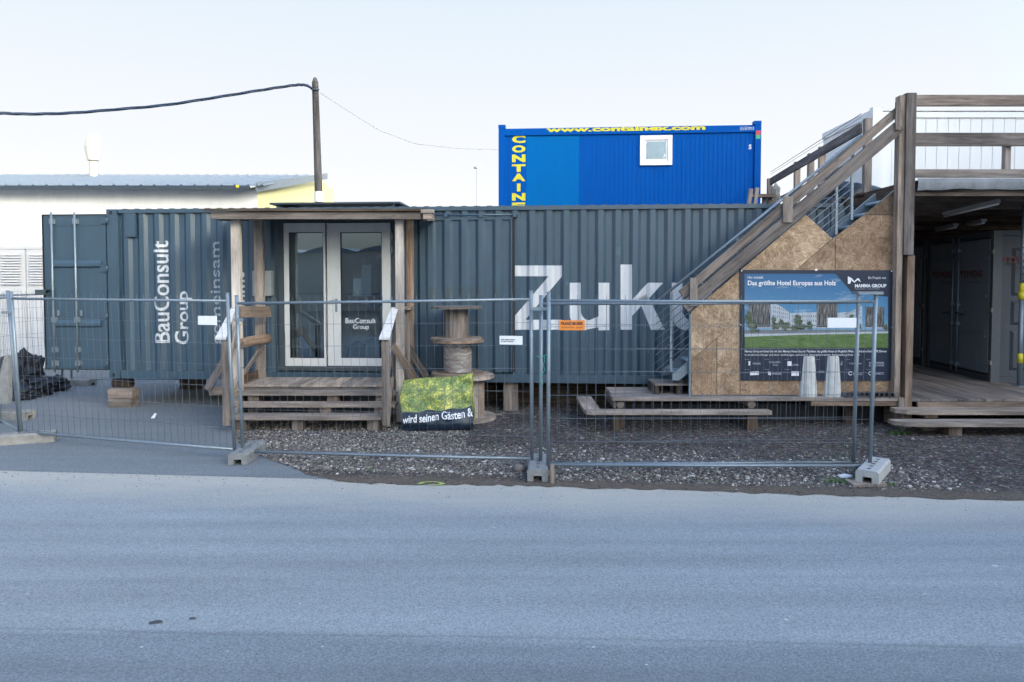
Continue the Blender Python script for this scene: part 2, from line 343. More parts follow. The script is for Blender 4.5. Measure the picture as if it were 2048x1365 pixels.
def slats(name):
    m,t,b=nt(name); g=N(t,'ShaderNodeNewGeometry').outputs['Position']; n=noise(t,mapv(t,g,(90,1,6)),1,3,.6)
    c=ramp(t,n.outputs[0],[(.4,(.02,.02,.02)),(.5,(.07,.065,.06)),(.62,(.25,.25,.24))]); t.links.new(c,b.inputs['Base Color']); b.inputs['Roughness'].default_value=.5; return m
M['p_slat']=slats('poster_dark_facade')
M['p_white']=plain('poster_white_facade',(.42,.46,.5),.5,bmp=0)
M['p_grey']=plain('poster_grey',(.16,.18,.2),.5,bmp=0)
M['p_text_grey']=plain('poster_grey_text',(.3,.34,.4),.5,bmp=0)
# ------------------------------------------------------------------ text
def text_mesh(body,bold=0.0,res=3,spacing=1.0,shear=0):
    cu=bpy.data.curves.new('t','FONT'); cu.body=body; cu.size=1; cu.offset=bold; cu.resolution_u=res; cu.space_character=spacing; cu.shear=shear
    ob=bpy.data.objects.new('t',cu); COL.objects.link(ob); bpy.context.view_layer.update()
    dg=bpy.context.evaluated_depsgraph_get(); me=bpy.data.meshes.new_from_object(ob.evaluated_get(dg))
    vs=[v.co.copy() for v in me.vertices]; fs=[tuple(p.vertices) for p in me.polygons]
    bpy.data.objects.remove(ob); bpy.data.curves.remove(cu); bpy.data.meshes.remove(me)
    return vs,fs
def fit(vs,w,h,x0=0,y0=0,rect=None):
    xs=[v.x for v in vs]; ys=[v.y for v in vs]; ax,bx,ay,by=min(xs),max(xs),min(ys),max(ys)
    return [((v.x-ax)/(bx-ax)*w+x0,(v.y-ay)/(by-ay)*h+y0) for v in vs]
def put_text(mb,body,o,xd,zd,w,h,off,bold=0,mi=0,spacing=1.0,shear=0):
    """o = lower-left corner of the lettering's box; xd,zd = reading and up directions; off = vector lifting it off the surface"""
    vs,fs=text_mesh(body,bold,3,spacing,shear); p=fit(vs,w,h); o=Vector(o);xd=Vector(xd);zd=Vector(zd);off=Vector(off)
    mb.add([o+xd*a+zd*b+off for a,b in p],fs,mi=mi)
# ------------------------------------------------------------------ corrugation
PER=.278; PRO=[(0,0),(.080,0),(.132,.042),(.222,.042),(.278,0)]
def corr(x):
    q=x%PER
    for (a,ya),(b,yb) in zip(PRO,PRO[1:]):
        if q<=b: return ya+(yb-ya)*(q-a)/(b-a)
    return 0
def breaks(x0,x1):
    k0=math.floor(x0/PER)-1; bs=[x0]
    for k in range(k0,math.ceil(x1/PER)+1):
        for a,_ in PRO[:-1]:
            x=k*PER+a
            if x0+1e-4<x<x1-1e-4: bs.append(x)
    return sorted(set(bs))+[x1]
def corr_wall(mb,x0,x1,z0,z1,y0,fn=corr,flip=1,axis='x'):
    bs=breaks(x0,x1); vs=[]
    for x in bs:
        y=y0+flip*fn(x)
        for z in (z0,z1): vs.append((x,y,z) if axis=='x' else (y,x,z))
    mb.add(vs,[(2*i,2*i+1,2*i+3,2*i+2) for i in range(len(bs)-1)])
def corr_project(vs2,fs,toloc,y0,eps=.004):
    """cut flat shapes at the corrugation's folds and lay them on it; toloc maps 2D -> (x,z) in the container frame"""
    bm=bmesh.new(); bv=[bm.verts.new((*toloc(a,b),0)) for a,b in vs2]
    for f in fs:
        try: bm.faces.new([bv[i] for i in f])
        except ValueError: pass
    xs=[v.co.x for v in bm.verts]
    for x in breaks(min(xs),max(xs))[1:-1]:
        bmesh.ops.bisect_plane(bm,geom=bm.verts[:]+bm.edges[:]+bm.faces[:],plane_co=(x,0,0),plane_no=(1,0,0),dist=1e-6)
    bmesh.ops.triangulate(bm,faces=bm.faces)
    bm.verts.index_update(); out=[(v.co.x,y0+corr(v.co.x)-eps,v.co.y) for v in bm.verts]; ff=[tuple(v.index for v in f.verts) for f in bm.faces]; bm.free()
    return out,ff

# ================================================================== SETTING
def sheet(name,pts,z,mat):
    mb=MB(); mb.flat([(x,y,z) for x,y in pts]); o=mb.build(name,mat); o['kind']='structure'; return o
M['earth']=plain('trodden_earth',(.10,.095,.085),.95,var=.3,scale=3)
sheet('ground',[(-700,-500),(700,-500),(700,900),(-700,900)],0,M['earth'])
def edge_y(x): return 7.12-.089*x
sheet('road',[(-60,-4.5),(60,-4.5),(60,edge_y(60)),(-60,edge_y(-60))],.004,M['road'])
sheet('driveway',[(-60,edge_y(-60)-.004),(-1.0,edge_y(-1.0)-.004),(-1.5,40),(-60,40)],.0055,M['drive'])
# gravel yard with ragged rim
rim=[]
def rimpt(px,py): g=G(px,py,0); return (g.x,g.y)
base_rim=[(462,838),(466,872),(492,900),(540,921),(585,938),(620,952),(665,962),(720,968),(800,970),(900,971),(1000,972),(1080,975),(1200,979),(1320,981),(1450,986),(1560,990),(1700,994),(1850,998),(2048,1004),(2200,1008)]
pts=[]
for (a,b),(c,d) in zip(base_rim,base_rim[1:]):
    n=7
    for k in range(n):
        t=k/n; x,y=rimpt(a+(c-a)*t,b+(d-b)*t); j=.035
        pts.append((x+random.uniform(-j,j)*.4,y+random.uniform(-j,j)))
pts+=[(14,6.0),(14,40),(-4.2,40),(-4.2,10.2)]
YARD=pts
sheet('gravel_yard',pts,.010,M['gravel'])
def in_yard(x,y):
    c=False; n=len(YARD); j=n-1
    for i in range(n):
        xi,yi=YARD[i]; xj,yj=YARD[j]
        if (yi>y)!=(yj>y) and x<(xj-xi)*(y-yi)/(yj-yi)+xi: c=not c
        j=i
    return c
# loose stones, one mass
def stones():
    ico=bmesh.new(); bmesh.ops.create_icosphere(ico,subdivisions=1,radius=1); tv=np.array([v.co[:] for v in ico.verts]); tf=[[v.index for v in f.verts] for f in ico.faces]; ico.free()
    V=[];Fc=[];Rn=[]; n=0; b=0
    def put(x,y,r,c):
        nonlocal b
        s=np.array([r*RNG.uniform(.7,1.35),r*RNG.uniform(.7,1.35),r*RNG.uniform(.45,.8)]); a=RNG.uniform(0,6.28); ca,sa=math.cos(a),math.sin(a)
        v=tv*s*(1+RNG.uniform(-.16,.16,(12,1))); v=np.stack([v[:,0]*ca-v[:,1]*sa,v[:,0]*sa+v[:,1]*ca,v[:,2]],1)+np.array([x,y,.010+r*.25])
        V.append(v); Fc.extend([[i+b for i in f] for f in tf]); Rn.extend([c]*12); b+=12
    k=0
    while k<19000:      # coarse shingle band along the road
        x=RNG.uniform(-3.9,5.3); d=RNG.beta(1.6,2.4)*1.75+.12; y=edge_y(x)+d+.0
        # band narrows and fades around the first foot
        if x>2.6 and d>1.0 and RNG.random()<.6: continue
        if not in_yard(x,y) or (x>4.0 and RNG.random()<(x-4.0)): continue
        if -3<x<0.2 and d<.3 and RNG.random()<.75: continue
        put(x,y,float(np.clip(RNG.lognormal(-4.72,.42),.004,.030)),float(np.clip(RNG.normal(.60,.24),0,.999))); k+=1
    k=0
    while k<6000:      # pale gravel before the porch
        x=RNG.uniform(-4.1,-.6); y=RNG.uniform(8.2,10.2)
        if not in_yard(x,y): continue
        put(x,y,RNG.uniform(.005,.014),float(np.clip(RNG.normal(.70,.17),0,.999))); k+=1
    k=0
    while k<16000:     # fine dark gravel
        x=RNG.uniform(-4.1,9.5); y=RNG.uniform(6.6,12.2)
        if not in_yard(x,y): continue
        put(x,y,RNG.uniform(.004,.011),float(np.clip(RNG.normal(.36,.22),0,.999)) if RNG.random()<.965 else RNG.uniform(.8,1)); k+=1
    for _ in range(110):
        x=RNG.uniform(-3.6,5.5); y=edge_y(x)+RNG.uniform(.15,3); 
        if in_yard(x,y): put(x,y,RNG.uniform(.015,.03),float(RNG.uniform(.4,.95)))
    for _ in range(700): # strays on the asphalt
        x=RNG.uniform(-6,7); y=edge_y(x)-abs(RNG.normal(0,.25))+.05
        put(x,y,RNG.uniform(.002,.006),float(RNG.uniform(.2,.75)))
    V=np.concatenate(V); me=bpy.data.meshes.new('gravel_stones'); me.from_pydata(V.tolist(),[],Fc)
    a=me.attributes.new('rnd','FLOAT','POINT'); a.data.foreach_set('value',np.array(Rn,dtype=np.float32)); me.materials.append(M['stone'])
    o=bpy.data.objects.new('gravel_stones',me); COL.objects.link(o); tag(o,'loose grey and brown gravel stones along the roadside','gravel',kind='stuff')
stones()
# sprayed mark and chalky flecks lie on the road: part of its surface
mb=MB()
for k in range(26):
    a=k/26*2*math.pi; c=G(862+22*math.cos(a)*(1+.1*math.sin(5*a)),970+3.4*math.sin(a),.0); r=.012
    if 1.9<a<2.9: continue
    mb.flat([(c.x+r*2.4*math.cos(q)*random.uniform(.6,1.2),c.y+r*math.sin(q)*random.uniform(.7,1.3),.0142) for q in [i*math.pi/4 for i in range(8)]])
o=mb.build('sprayed_mark',M['spray']); o['kind']='structure'
mb=MB()
for px,py,r in ((988,1057,.017),(1573,1242,.022),(1187,1297,.015),(1293,1332,.012),(838,1095,.012),(600,1210,.012),(283,1297,.014),(645,1296,.012),(455,1305,.01),(1205,1062,.008),(1435,1068,.008),(1990,1134,.03),(1850,1190,.015),(55,1190,.014)):
    r*=.62; c=G(px,py,0); mb.flat([(c.x+r*1.3*math.cos(q)*random.uniform(.7,1.2),c.y+r*math.sin(q)*random.uniform(.7,1.2),.0075) for q in [i*math.pi/5 for i in range(10)]])
o=mb.build('chewing_gum_spots',plain('pale_spot',(.40,.41,.40),.8)); tag(o,'small pale gum spots trodden into the asphalt','spots',kind='stuff')
mb=MB()
for px,py,r in ((312,1247,.026),(385,1239,.018)):
    c=G(px,py,0); mb.flat([(c.x+r*1.6*math.cos(q)*random.uniform(.6,1.2),c.y+r*math.sin(q)*random.uniform(.6,1.2),.0075) for q in [i*math.pi/5 for i in range(10)]])
o=mb.build('oil_stains',plain('oil_stain',(.05,.05,.055),.6)); tag(o,'two dark oil stains on the asphalt','stains',kind='stuff')

# ================================================================== MAIN CONTAINER
YAW=-math.atan2(.0743,.9972); CO=Vector((-6.92,11.7,.49))
CT=thing('shipping_container','long slate blue corrugated container with glazed porch door and white lettering','container',CO,YAW)
CW=WM[CT.name]; CI=CW.inverted()
def cuv(px,py,d=0.0):
    d_=(CI.to_3x3()@ray(px,py)); o_=CI@Vector((0,0,CH)); t=(d-o_.y)/d_.y; q=o_+d_*t; return q.x,q.z
L,W,H=12.19,2.44,2.896
def cpart(mb,name,mats,parent=None): return mb.build(name,mats,parent or CT,local=True)
WY=.03   # wall sits this far behind the frame face
dx0,dzt=cuv(562,441); dx1,dzb=cuv(788,737)
mb=MB()
for x in (0,L-.2):
    for y in (0,W-.17): mb.box(x,x+.2,y,y+.17,.12,H-.12,'z')
    for y in (0,W-.17):
        for z in (0,H-.12): mb.box(x-.004,x+.18,y-.004,y+.17,z,z+.12,'x')
for y in (0,W-.08):
    mb.box(.2,L-.2,y+.012,y+.08,H-.065,H,'x'); mb.box(.2,L-.2,y+.008,y+.08,0,.14,'x')
mb.box(0,.15,.17,W-.17,H-.1,H,'y'); mb.box(0,.15,.17,W-.17,0,.14,'y'); mb.box(L-.15,L,.17,W-.17,0,.14,'y'); mb.box(L-.15,L,.17,W-.17,H-.1,H,'y')
cpart(mb,'corner_frame',M['teal'])
for x in (.075,L-.11):
    for z in (.03,H-.09): mb=MB(); mb.box(x-.025,x+.03,-.006,-.0045,z,z+.06,'z'); cpart(mb,'casting_hole',M['black'])
mb=MB()
corr_wall(mb,.2,dx0,.14,H-.065,WY); corr_wall(mb,dx1,L-.2,.14,H-.065,WY); corr_wall(mb,dx0,dx1,.14,dzb,WY); corr_wall(mb,dx0,dx1,dzt,H-.065,WY)
cpart(mb,'front_wall',M['teal'])
mb=MB(); corr_wall(mb,.2,L-.2,.14,H-.065,W-WY,flip=-1); corr_wall(mb,.17,W-.17,.14,H-.1,L-.03,flip=-1,axis='y'); cpart(mb,'rear_wall',M['teal'])
mb=MB(); n=int((L-.4)/.2085); vs=[]
for k in range(n):
    x=.2+k*.2085
    for q,z in ((0,0),(.05,0),(.075,.022),(.15,.022),(.175,0)): vs.append((x+q,z))
V=[];
for x,z in vs: V+= [(x,.02,H-.012+z),(x,W-.02,H-.012+z)]
mb.add(V,[(2*i,2*i+1,2*i+3,2*i+2) for i in range(len(vs)-1)])
# short turned-down noses make the ribs solid at the rail
for k in range(n):
    x=.2+k*.2085; mb.add([(x+.05,.02,H-.012),(x+.075,.02,H+.010),(x+.15,.02,H+.010),(x+.175,.02,H-.012)],[(0,1,2,3)])
cpart(mb,'roof',M['teal'])
mb=MB(); mb.box(.1,L-.1,.06,W-.06,.1,.14,'x'); cpart(mb,'floor',M['dark_in'])
mb=MB(); a,b=cuv(252,474); c,d=cuv(270,427); mb.box(a,c,-.005,.05,b,d,'z'); cpart(mb,'vent_cover',M['teal'])
# --- room behind the glazed door
mb=MB(); rx0,rx1=dx0-.9,dx1+1.1
mb.box(rx0,rx1,2.2,2.24,.14,H-.1,'x'); mb.box(rx0,rx0+.03,.09,2.2,.14,H-.1,'y'); mb.box(rx1,rx1+.03,.09,2.2,.14,H-.1,'y'); mb.box(rx0,rx1,.09,2.2,H-.12,H-.1,'x'); mb.box(rx0,rx1,.09,2.2,.145,.16,'x')
cpart(mb,'interior_lining',M['room'])
# --- glazed double door
fd=-.035
ox0,ozt=cuv(567,447,fd); ox1,ozb=cuv(783,733,fd)
mb=MB(); dk=.02
mb.box(dx0-.05,dx0+.04,-.012,.1,dzb-.05,dzt+.04,'z',mi=0); mb.box(dx1-.03,dx1+.05,-.012,.1,dzb-.05,dzt+.04,'z'); mb.box(dx0+.04,dx1-.03,-.0105,.1,ozt-.0,dzt+.04,'x'); mb.box(dx0+.04,dx1-.03,-.012,.1,dzb-.05,ozb,'x')
gd=cpart(mb,'glazed_door',M['teal_dark'])
def q(px,py): return cuv(px,py,fd)
frames=[(567,652.5,577,648.5),(653.5,782,680,765)]
hx=[]
for (fx0,fx1,gx0,gx1) in frames:
    X0,Zt=q(fx0,447); X1,Zb=q(fx1,733); g0,gt=q(gx0,465); g1,gb=q(gx1,717)
    m2=MB(); m2.box(X0,g0,fd,fd+.07,Zb,Zt,'z'); m2.box(g1,X1,fd,fd+.07,Zb,Zt,'z'); m2.box(g0,g1,fd,fd+.07,gt,Zt,'x'); m2.box(g0,g1,fd,fd+.07,Zb,gb,'x')
    cpart(m2,'door_leaf_frame',M['door_white'],gd)
    m3=MB(); m3.box(g0,g1,fd+.03,fd+.04,gb,gt,'z'); cpart(m3,'pane',M['glass'],gd)
    m4=MB(); w_=.012; 
    for a_,b_,c_,d_ in ((g0,g0+w_,gb,gt),(g1-w_,g1,gb,gt),(g0+w_,g1-w_,gb,gb+w_),(g0+w_,g1-w_,gt-w_,gt)): m4.box(a_,b_,fd+.012,fd+.026,c_,d_,'z')
    cpart(m4,'pane_seal',M['black'],gd); hx.append((g0,g1,gb,gt))
mb=MB(); a,b=q(673,612); mb.beam((a,fd-.005,b-.1),(a,fd-.005,b+.12),.035,.012,up=(0,1,0)); mb.tube([(a,fd-.01,b+.08),(a,fd-.05,b+.08),(a-.1,fd-.055,b+.08)],.01,8); cpart(mb,'door_handle',M['galv'],gd)
for py in (472,500,600):
    mb=MB(); a,b=q(783.5,py); mb.box(a-.01,a+.012,fd-.02,fd+.03,b-.05,b+.05,'z'); cpart(mb,'hinge',M['galv'],gd)
mb=MB(); A=q(572,700); B=q(650,462); mb.box(A[0],B[0],.115,.12,A[1],B[1],'z'); cpart(mb,'reflection_sheet',M['reflection_grey'],gd)  # sheet added behind the left pane, its grey stands for the reflection
# lettering and a paper on the right-hand pane
mb=MB()
for s,(x0,y0,x1,y1) in (('BauConsult',(691,647,752,636.5)),('Group',(706,661,738,649.5))):
    A=cuv(x0,y0,fd+.027); B=cuv(x1,y1,fd+.027); put_text(mb,s,(A[0],fd+.027,A[1]),(1,0,0),(0,0,1),B[0]-A[0],B[1]-A[1],(0,0,0),.02)
cpart(mb,'pane_lettering',M['letter'],gd)
mb=MB(); A=q(705,593); B=q(721,558); mb.box(A[0],B[0],fd+.045,fd+.047,A[1],B[1],'z'); cpart(mb,'paper_notice',M['print_white'],gd)
mb=MB(); A=q(722,593); B=q(740,530); mb.box(A[0],B[0],fd+.050,fd+.052,A[1],B[1],'z'); cpart(mb,'grey_sheet',M['p_text_grey'],gd)
# jacket and bags inside are things of their own
def lump(name,label,cat,c,rad,mat,seed,sub=3,amp=.22,freq=2.2,group=None,flatbot=True):
    bm=bmesh.new(); bmesh.ops.create_icosphere(bm,subdivisions=sub,radius=1)
    from mathutils import noise as mn
    for v in bm.verts:
        d=v.co.copy(); n_=mn.fractal(d*freq+Vector((seed*3.1,seed*7.7,seed)),.9,2.1,4)
        r_=abs(mn.noise(d*freq*2.4+Vector((seed,9,2))))
        v.co=Vector((d.x*rad[0],d.y*rad[1],d.z*rad[2]))*(1+amp*n_-amp*.5*r_)
        if flatbot: v.co.z=max(v.co.z,-rad[2]*.72)
    zs=min(v.co.z for v in bm.verts)
    for v in bm.verts: v.co.z-=zs
    me=bpy.data.meshes.new(name); bm.to_mesh(me); bm.free(); me.materials.append(mat); me.polygons.foreach_set('use_smooth',[True]*len(me.polygons))
    o=bpy.data.objects.new(name,me); COL.objects.link(o); o.location=c; tag(o,label,cat,group); return o
def clocal(x,y,z): return CW@Vector((x,y,z))
a,b=cuv(757,640,.9); lump('jacket','dark navy jacket hanging behind the right glass door','jacket',clocal(a,.75,b+.15),(.2,.12,.5),M['jacket'],4,3,.3,1.5,flatbot=False)
for k,(px,py,r_) in enumerate(((716,700,.2),(752,705,.24))):
    a,b=cuv(px,py,.7); lump('plastic_bag',['pale plastic bag on the floor behind the right glass door','dull bag at the far right behind the glass door'][k],'bag',clocal(a,.7,.16),(r_,.2,r_*1.3),M['sackmix'],8+k)
# --- electrical box on wall
mb=MB(); A=cuv(505,592,-.1); B=cuv(541,542,-.1); mb.box(A[0],B[0],-.1,.02,A[1],B[1],'z')
mb.box(A[0]+.05,A[0]+.15,-.104,-.1,A[1]+.2,A[1]+.215,'x',mi=1); mb.box(A[0]+.05,A[0]+.15,-.104,-.1,A[1]+.1,A[1]+.115,'x',mi=1); mb.box(A[0]+.14,A[0]+.155,-.104,-.1,A[1]+.115,A[1]+.2,'z',mi=1)
eb=mb.build('meter_box',[M['letter_grey'],M['p_grey']],None); eb.matrix_world=CW; tag(eb,'grey metal meter box on container wall left of door','meter box')
# --- open end door leaf
HD=[]
da,dt=cuv(86,431); db,dbm=cuv(217,739)
mb=MB(); mb.box(da,db-.004,.0,.05,dbm,dt,'z')
for x0,x1 in ((da,da+.14),(da+.16,da+.52),(da+.56,db-.1)): pass
dl=cpart(mb,'end_door',M['teal'])
mb=MB()
mb.box(da-.012,da+.004,-.02,.055,dbm-.01,dt+.01,'z'); mb.box(da,db,-.012,.06,dt-.004,dt+.012,'x'); mb.box(da,db,-.012,.06,dbm-.012,dbm+.004,'x'); cpart(mb,'door_gasket',M['black'],dl)
for py0,py1 in ((521,533),(640,652)):
    mb=MB(); x0,z1=cuv(106,py0); x1,z0=cuv(204,py1)
    mb.add([(x0,-.002,z1),(x1,-.002,z1),(x1,-.035,z1-.055),(x0,-.035,z1-.055),(x0,-.035,z0),(x1,-.035,z0),(x1,-.002,z0-.03),(x0,-.002,z0-.03)],[(0,1,2,3),(3,2,5,4),(4,5,6,7)]); cpart(mb,'door_rib',M['teal'],dl)
mb=MB(); x0,z1=cuv(106,449); x1,z0=cuv(204,452); mb.box(x0,x1,-.006,.0,z0,z1,'x'); cpart(mb,'door_seam',M['teal'],dl)
for px in (102,148.5):
    x,zt=cuv(px,425,-.05); _,zb=cuv(px,745,-.05)
    mb=MB(); mb.tube([(x,-.05,zb),(x,-.05,zt)],.017,10)
    for py in (443,640,700,727):
        _,z=cuv(px,py,-.05); mb.box(x-.04,x+.04,-.055,.0,z-.045,z+.045,'z')
    cpart(mb,'lock_rod',M['galv'],dl)
    mb=MB(); _,z=cuv(px,627,-.05); mb.beam((x+.085,-.045,z-.045),(x+.085,-.045,z+.05),.03,.02,up=(0,1,0)); cpart(mb,'rod_handle',M['galv'],dl)
for py in (442,538,633,729):
    a_,z=cuv(215,py); mb=MB(); mb.box(a_-.11,a_+.01,-.025,.0,z-.05,z+.05,'x'); mb.tube([(a_,-.02,z-.05),(a_,-.02,z+.05)],.018,8); cpart(mb,'hinge',M['teal'],dl)
x,z=cuv(86,585,-.06); mb=MB(); mb.box(x-.09,x+.09,-.13,-.11,z-.04,z+.045,'x'); mb.box(x-.09,x+.09,-.11,0,z+.03,z+.045,'x'); mb.box(x-.09,x+.09,-.11,0,z-.04,z-.025,'x'); mb.box(x-.09,x-.075,-.11,0,z-.025,z+.03,'z'); cpart(mb,'lock_box',M['teal_dark'],dl)
# --- sliding shutter panel right of the porch
sx0,st=cuv(838,438,-.05); sx1,sb=cuv(1024,745,-.05)
mb=MB(); corr_wall(mb,sx0,sx1-.02,sb,st,-.055)
bs=breaks(sx0,sx1-.02)
V=[]; 
for x in bs: V+=[(x,-.055+corr(x),st),(x,.06,st),(x,-.055+corr(x),sb),(x,.06,sb)]
mb.add(V,[(4*i,4*i+1,4*i+5,4*i+4) for i in range(len(bs)-1)]+[(4*i+2,4*i+3,4*i+7,4*i+6) for i in range(len(bs)-1)])
mb.box(sx1-.02,sx1,-.06,.035,sb,st,'z'); sh=cpart(mb,'sliding_shutter',M['teal'])
mb=MB(); A=cuv(868,431,-.07); B=cuv(1036,430,-.07); mb.tube([(A[0],-.07,A[1]),(B[0],-.07,B[1])],.018,8)
mb.box(A[0],sx1+.02,-.05,-.03,A[1]-.075,A[1]-.03,'x')
for px in (892,962,1030): a_,z=cuv(px,431,-.07); mb.box(a_-.03,a_+.03,-.095,.02,z-.03,z+.03,'x')
cpart(mb,'sliding_rail',M['teal'],sh)
mb=MB(); mb.box(sx1+.003,sx1+.045,-.01,.028,sb,st+.02,'z'); cpart(mb,'gap_seal',M['black'],sh)
# --- lettering on the corrugation
def wall_text(mb,body,px0,py0,px1,py1,rot=True,bold=.015,y0=WY,shapes=None):
    """rectangle given by lower-left and upper-right pixel corners on the wall"""
    A=cuv(px0,py0,WY+.015); B=cuv(px1,py1,WY+.015); w=B[0]-A[0]; h=B[1]-A[1]
    vs,fs=text_mesh(body,bold,4)
    if rot:
        p=fit(vs,h,w); tl=lambda a,b:(A[0]+(w-b),A[1]+a)
    else:
        p=fit(vs,w,h); tl=lambda a,b:(A[0]+a,A[1]+b)
    v,f=corr_project(p,fs,tl,y0); mb.add(v,f)
mb=MB(); wall_text(mb,'BauConsult',308.5,686,335,482); wall_text(mb,'Group',351,689,385,583); cpart(mb,'lettering',M['letter'])
mb=MB(); wall_text(mb,'gemeinsam',422,690,447,484,bold=.005); cpart(mb,'faded_lettering',M['letter_grey'])
mb=MB(); wall_text(mb,'mmt',466,616,488,545); cpart(mb,'hidden_lettering',M['letter'])
def wall_shape(mb,polys):
    for pl in polys:
        pts=[cuv(a,b,WY+.015) for a,b in pl]
        v,f=corr_project(pts,[tuple(range(len(pts)))],lambda a,b:(a,b),WY); mb.add(v,f)
def arc(cx,cy,rx,ry,a0,a1,n=14): return [(cx+rx*math.cos(R(a0+(a1-a0)*i/n)),cy+ry*math.sin(R(a0+(a1-a0)*i/n))) for i in range(n+1)]
def letter_u(x0,x1,yt,yb,st,cxw=None):
    # bowl drawn as quads between outer and inner curve plus a right-hand stem
    xr=x1-st; out=[(x0,yt)]+[(x0+ (xr-x0)*.5*(1-math.cos(R(t)))*1.0, yb-34+34*math.sin(R(t))) for t in range(0,91,9)]+[(xr,yb-6)]
    inn=[(x0+st,yt)]+[(x0+st+(xr-x0-st)*.5*(1-math.cos(R(t))), yb-40+20*math.sin(R(t))) for t in range(0,91,9)]+[(xr,yb-28)]
    quads=[[out[i],out[i+1],inn[i+1],inn[i]] for i in range(len(out)-1)]
    return quads+[[(xr,yt),(x1,yt),(x1,yb),(xr,yb)]]
mb=MB()
wall_shape(mb,[[(1026,531.5),(1124,531.5),(1124,553),(1097,553),(1026,553)],[(1097,553),(1124,553),(1051,640),(1023,640)],[(1023,640),(1124,640),(1124,660),(1023,660)]])
wall_shape(mb,letter_u(1139.5,1219,566,661,22))
wall_shape(mb,[[(1241,529.5),(1264,529.5),(1264,660),(1241,660)],[(1296,566),(1327,566),(1264,632),(1264,600)],[(1277,597),(1293,588),(1330,660),(1302,660)]])
wall_shape(mb,letter_u(1343,1425,566,661,22))
cpart(mb,'mural_lettering',M['letter'])
for x in (860,893,917,935,952,985): 
    mb=MB(); A=cuv(x,606,-.04); B=cuv(x+13,575,-.04)
    v,f=corr_project([(0,0),(B[0]-A[0],0),(B[0]-A[0],B[1]-A[1]),(0,B[1]-A[1])],[(0,1,2,3)],lambda a,b:(A[0]+a,A[1]+b),-.055); mb.add(v,f); cpart(mb,'painted_over_mark',M['ghost'])
mb=MB()
for x,y,w_,h_ in ((1188,508,4,22),(1193,535,5,10),(1232,494,9,18),(1132,563,4,8),(1195,563,6,7),(985,540,3,10),(290,640,3,14),(1295,700,3,9)):
    A=cuv(x,y+h_,WY); B=cuv(x+w_,y,WY); v,f=corr_project([(0,0),(B[0]-A[0],.01),((B[0]-A[0])*.9,B[1]-A[1]),(.005,(B[1]-A[1])*.93)],[(0,1,2,3)],lambda a,b:(A[0]+a,A[1]+b),WY,.002); mb.add(v,f)
cpart(mb,'paint_scuffs',M['scuff'])['kind']='stuff'
# supports under the container
def block(pxa,pxb,pya,pyb,Y,depth,mat,label,rnd_=None,jit=.006):
    A=P(pxa,pyb,Y);B=P(pxb,pya,Y); mb=MB(); mb.beam((A.x,Y+depth/2,(A.z+B.z)/2),(B.x,Y+depth/2,(A.z+B.z)/2),depth,B.z-A.z,jit=jit,rnd=rnd_)
    o=mb.build('timber_block',mat); return tag(o,label,'timber block','timber blocks propping the container')
mb=MB(); a=P(214,769,11.75); b=P(252,769,11.75); mb.tube([(a.x,11.95,a.z),(a.x+.02,11.95,a.z),(b.x-.02,11.95,b.z),(b.x,11.95,b.z)],[.08,.1,.1,.08],12); tag(mb.build('timber_block',M['wood_dark']),'round dark log on top of stack under container corner','timber block','timber blocks propping the container')
block(216,264,779,797,11.62,.22,M['wood'],'middle squared timber of stack under container corner')
block(216,262,798,817,11.6,.24,M['wood'],'bottom squared timber of stack under container corner')
def simple_block(x,y,w,d,z0,z1,label,mat=M['wood_dark'],name='timber_block'):
    mb=MB(); mb.beam((x,y,z0),(x,y,z1),w,d,up=(0,1,0),jit=.005); return tag(mb.build(name,mat),label,'timber block','timber blocks propping the container')
e=clocal(L-.3,.3,0); simple_block(e.x,e.y,.4,.4,0,.49,'timber support under the right end of the container')
e=clocal(6.9,.25,0); simple_block(e.x,e.y,.25,.3,.0,.49,'timber support under container behind the cable drums',M['wood'])
e=clocal(.3,2.1,0); simple_block(e.x,e.y,.4,.3,0,.49,'timber support under rear left corner of the container')
e=clocal(3.1,2.0,0); simple_block(e.x,e.y,.5,.3,0,.3,'dark block on asphalt deep below the container')
mb=MB(); a=clocal(1.2,2.3,-.12); b=clocal(3.0,2.35,-.3); mb.beam(a,b,.12,.1); tag(mb.build('loose_beam',M['wood_grey']),'pale loose beam slanting in the gap below container','beam')

# ================================================================== PORCH
PO=thing('timber_porch','weathered timber porch with canopy and stair at glass door','porch',(-3,10.6,0))
def wpart(name,fn,mat='wood',parent=None): mb=MB(); fn(mb); return mb.build(name,M[mat] if isinstance(mat,str) else mat,parent or PO)
# canopy
def f(mb):
    a0=P(415,428,10.15); b0=P(842,428,10.15)
    n=11; y0,y1=10.12,11.75
    for k in range(n):
        t=k/n; ya=y0+(y1-y0)*t; yb=y0+(y1-y0)*(k+1)/n-.006; za=3.205+.012*0+(ya-y0)*.095; zb=3.205+(yb-y0)*.095
        mb.beam((a0.x-.02+random.uniform(-.03,.03),(ya+yb)/2,(za+zb)/2),(b0.x+random.uniform(-.02,.02),(ya+yb)/2,(za+zb)/2),yb-ya,.035,up=(0,-.095,1))
wpart('canopy_roof',f,'wood_dark')
def f(mb): a=P(424,434,10.2); b=P(842,434,10.2); mb.beam((a.x,10.2,3.125),(b.x,10.2,3.125),.06,.1)
wpart('fascia_board',f,'wood')
def f(mb): mb.beam((-4.3,11.25,3.215),(-1.4,11.25,3.215),.06,.09)
wpart('wall_beam',f,'wood')
for x in (-4.36,-1.3):
    def f(mb): mb.beam((x,10.26,3.105),(x,11.25,3.20),.07,.1)
    wpart('rafter',f,'wood')
def f(mb):
    a=P(842,431,10.13); mb.box(a.x,a.x+.19,10.13,10.2,3.16,3.215,'x'); mb.box(a.x+.03,a.x+.16,10.15,10.24,3.075,3.155,'x')
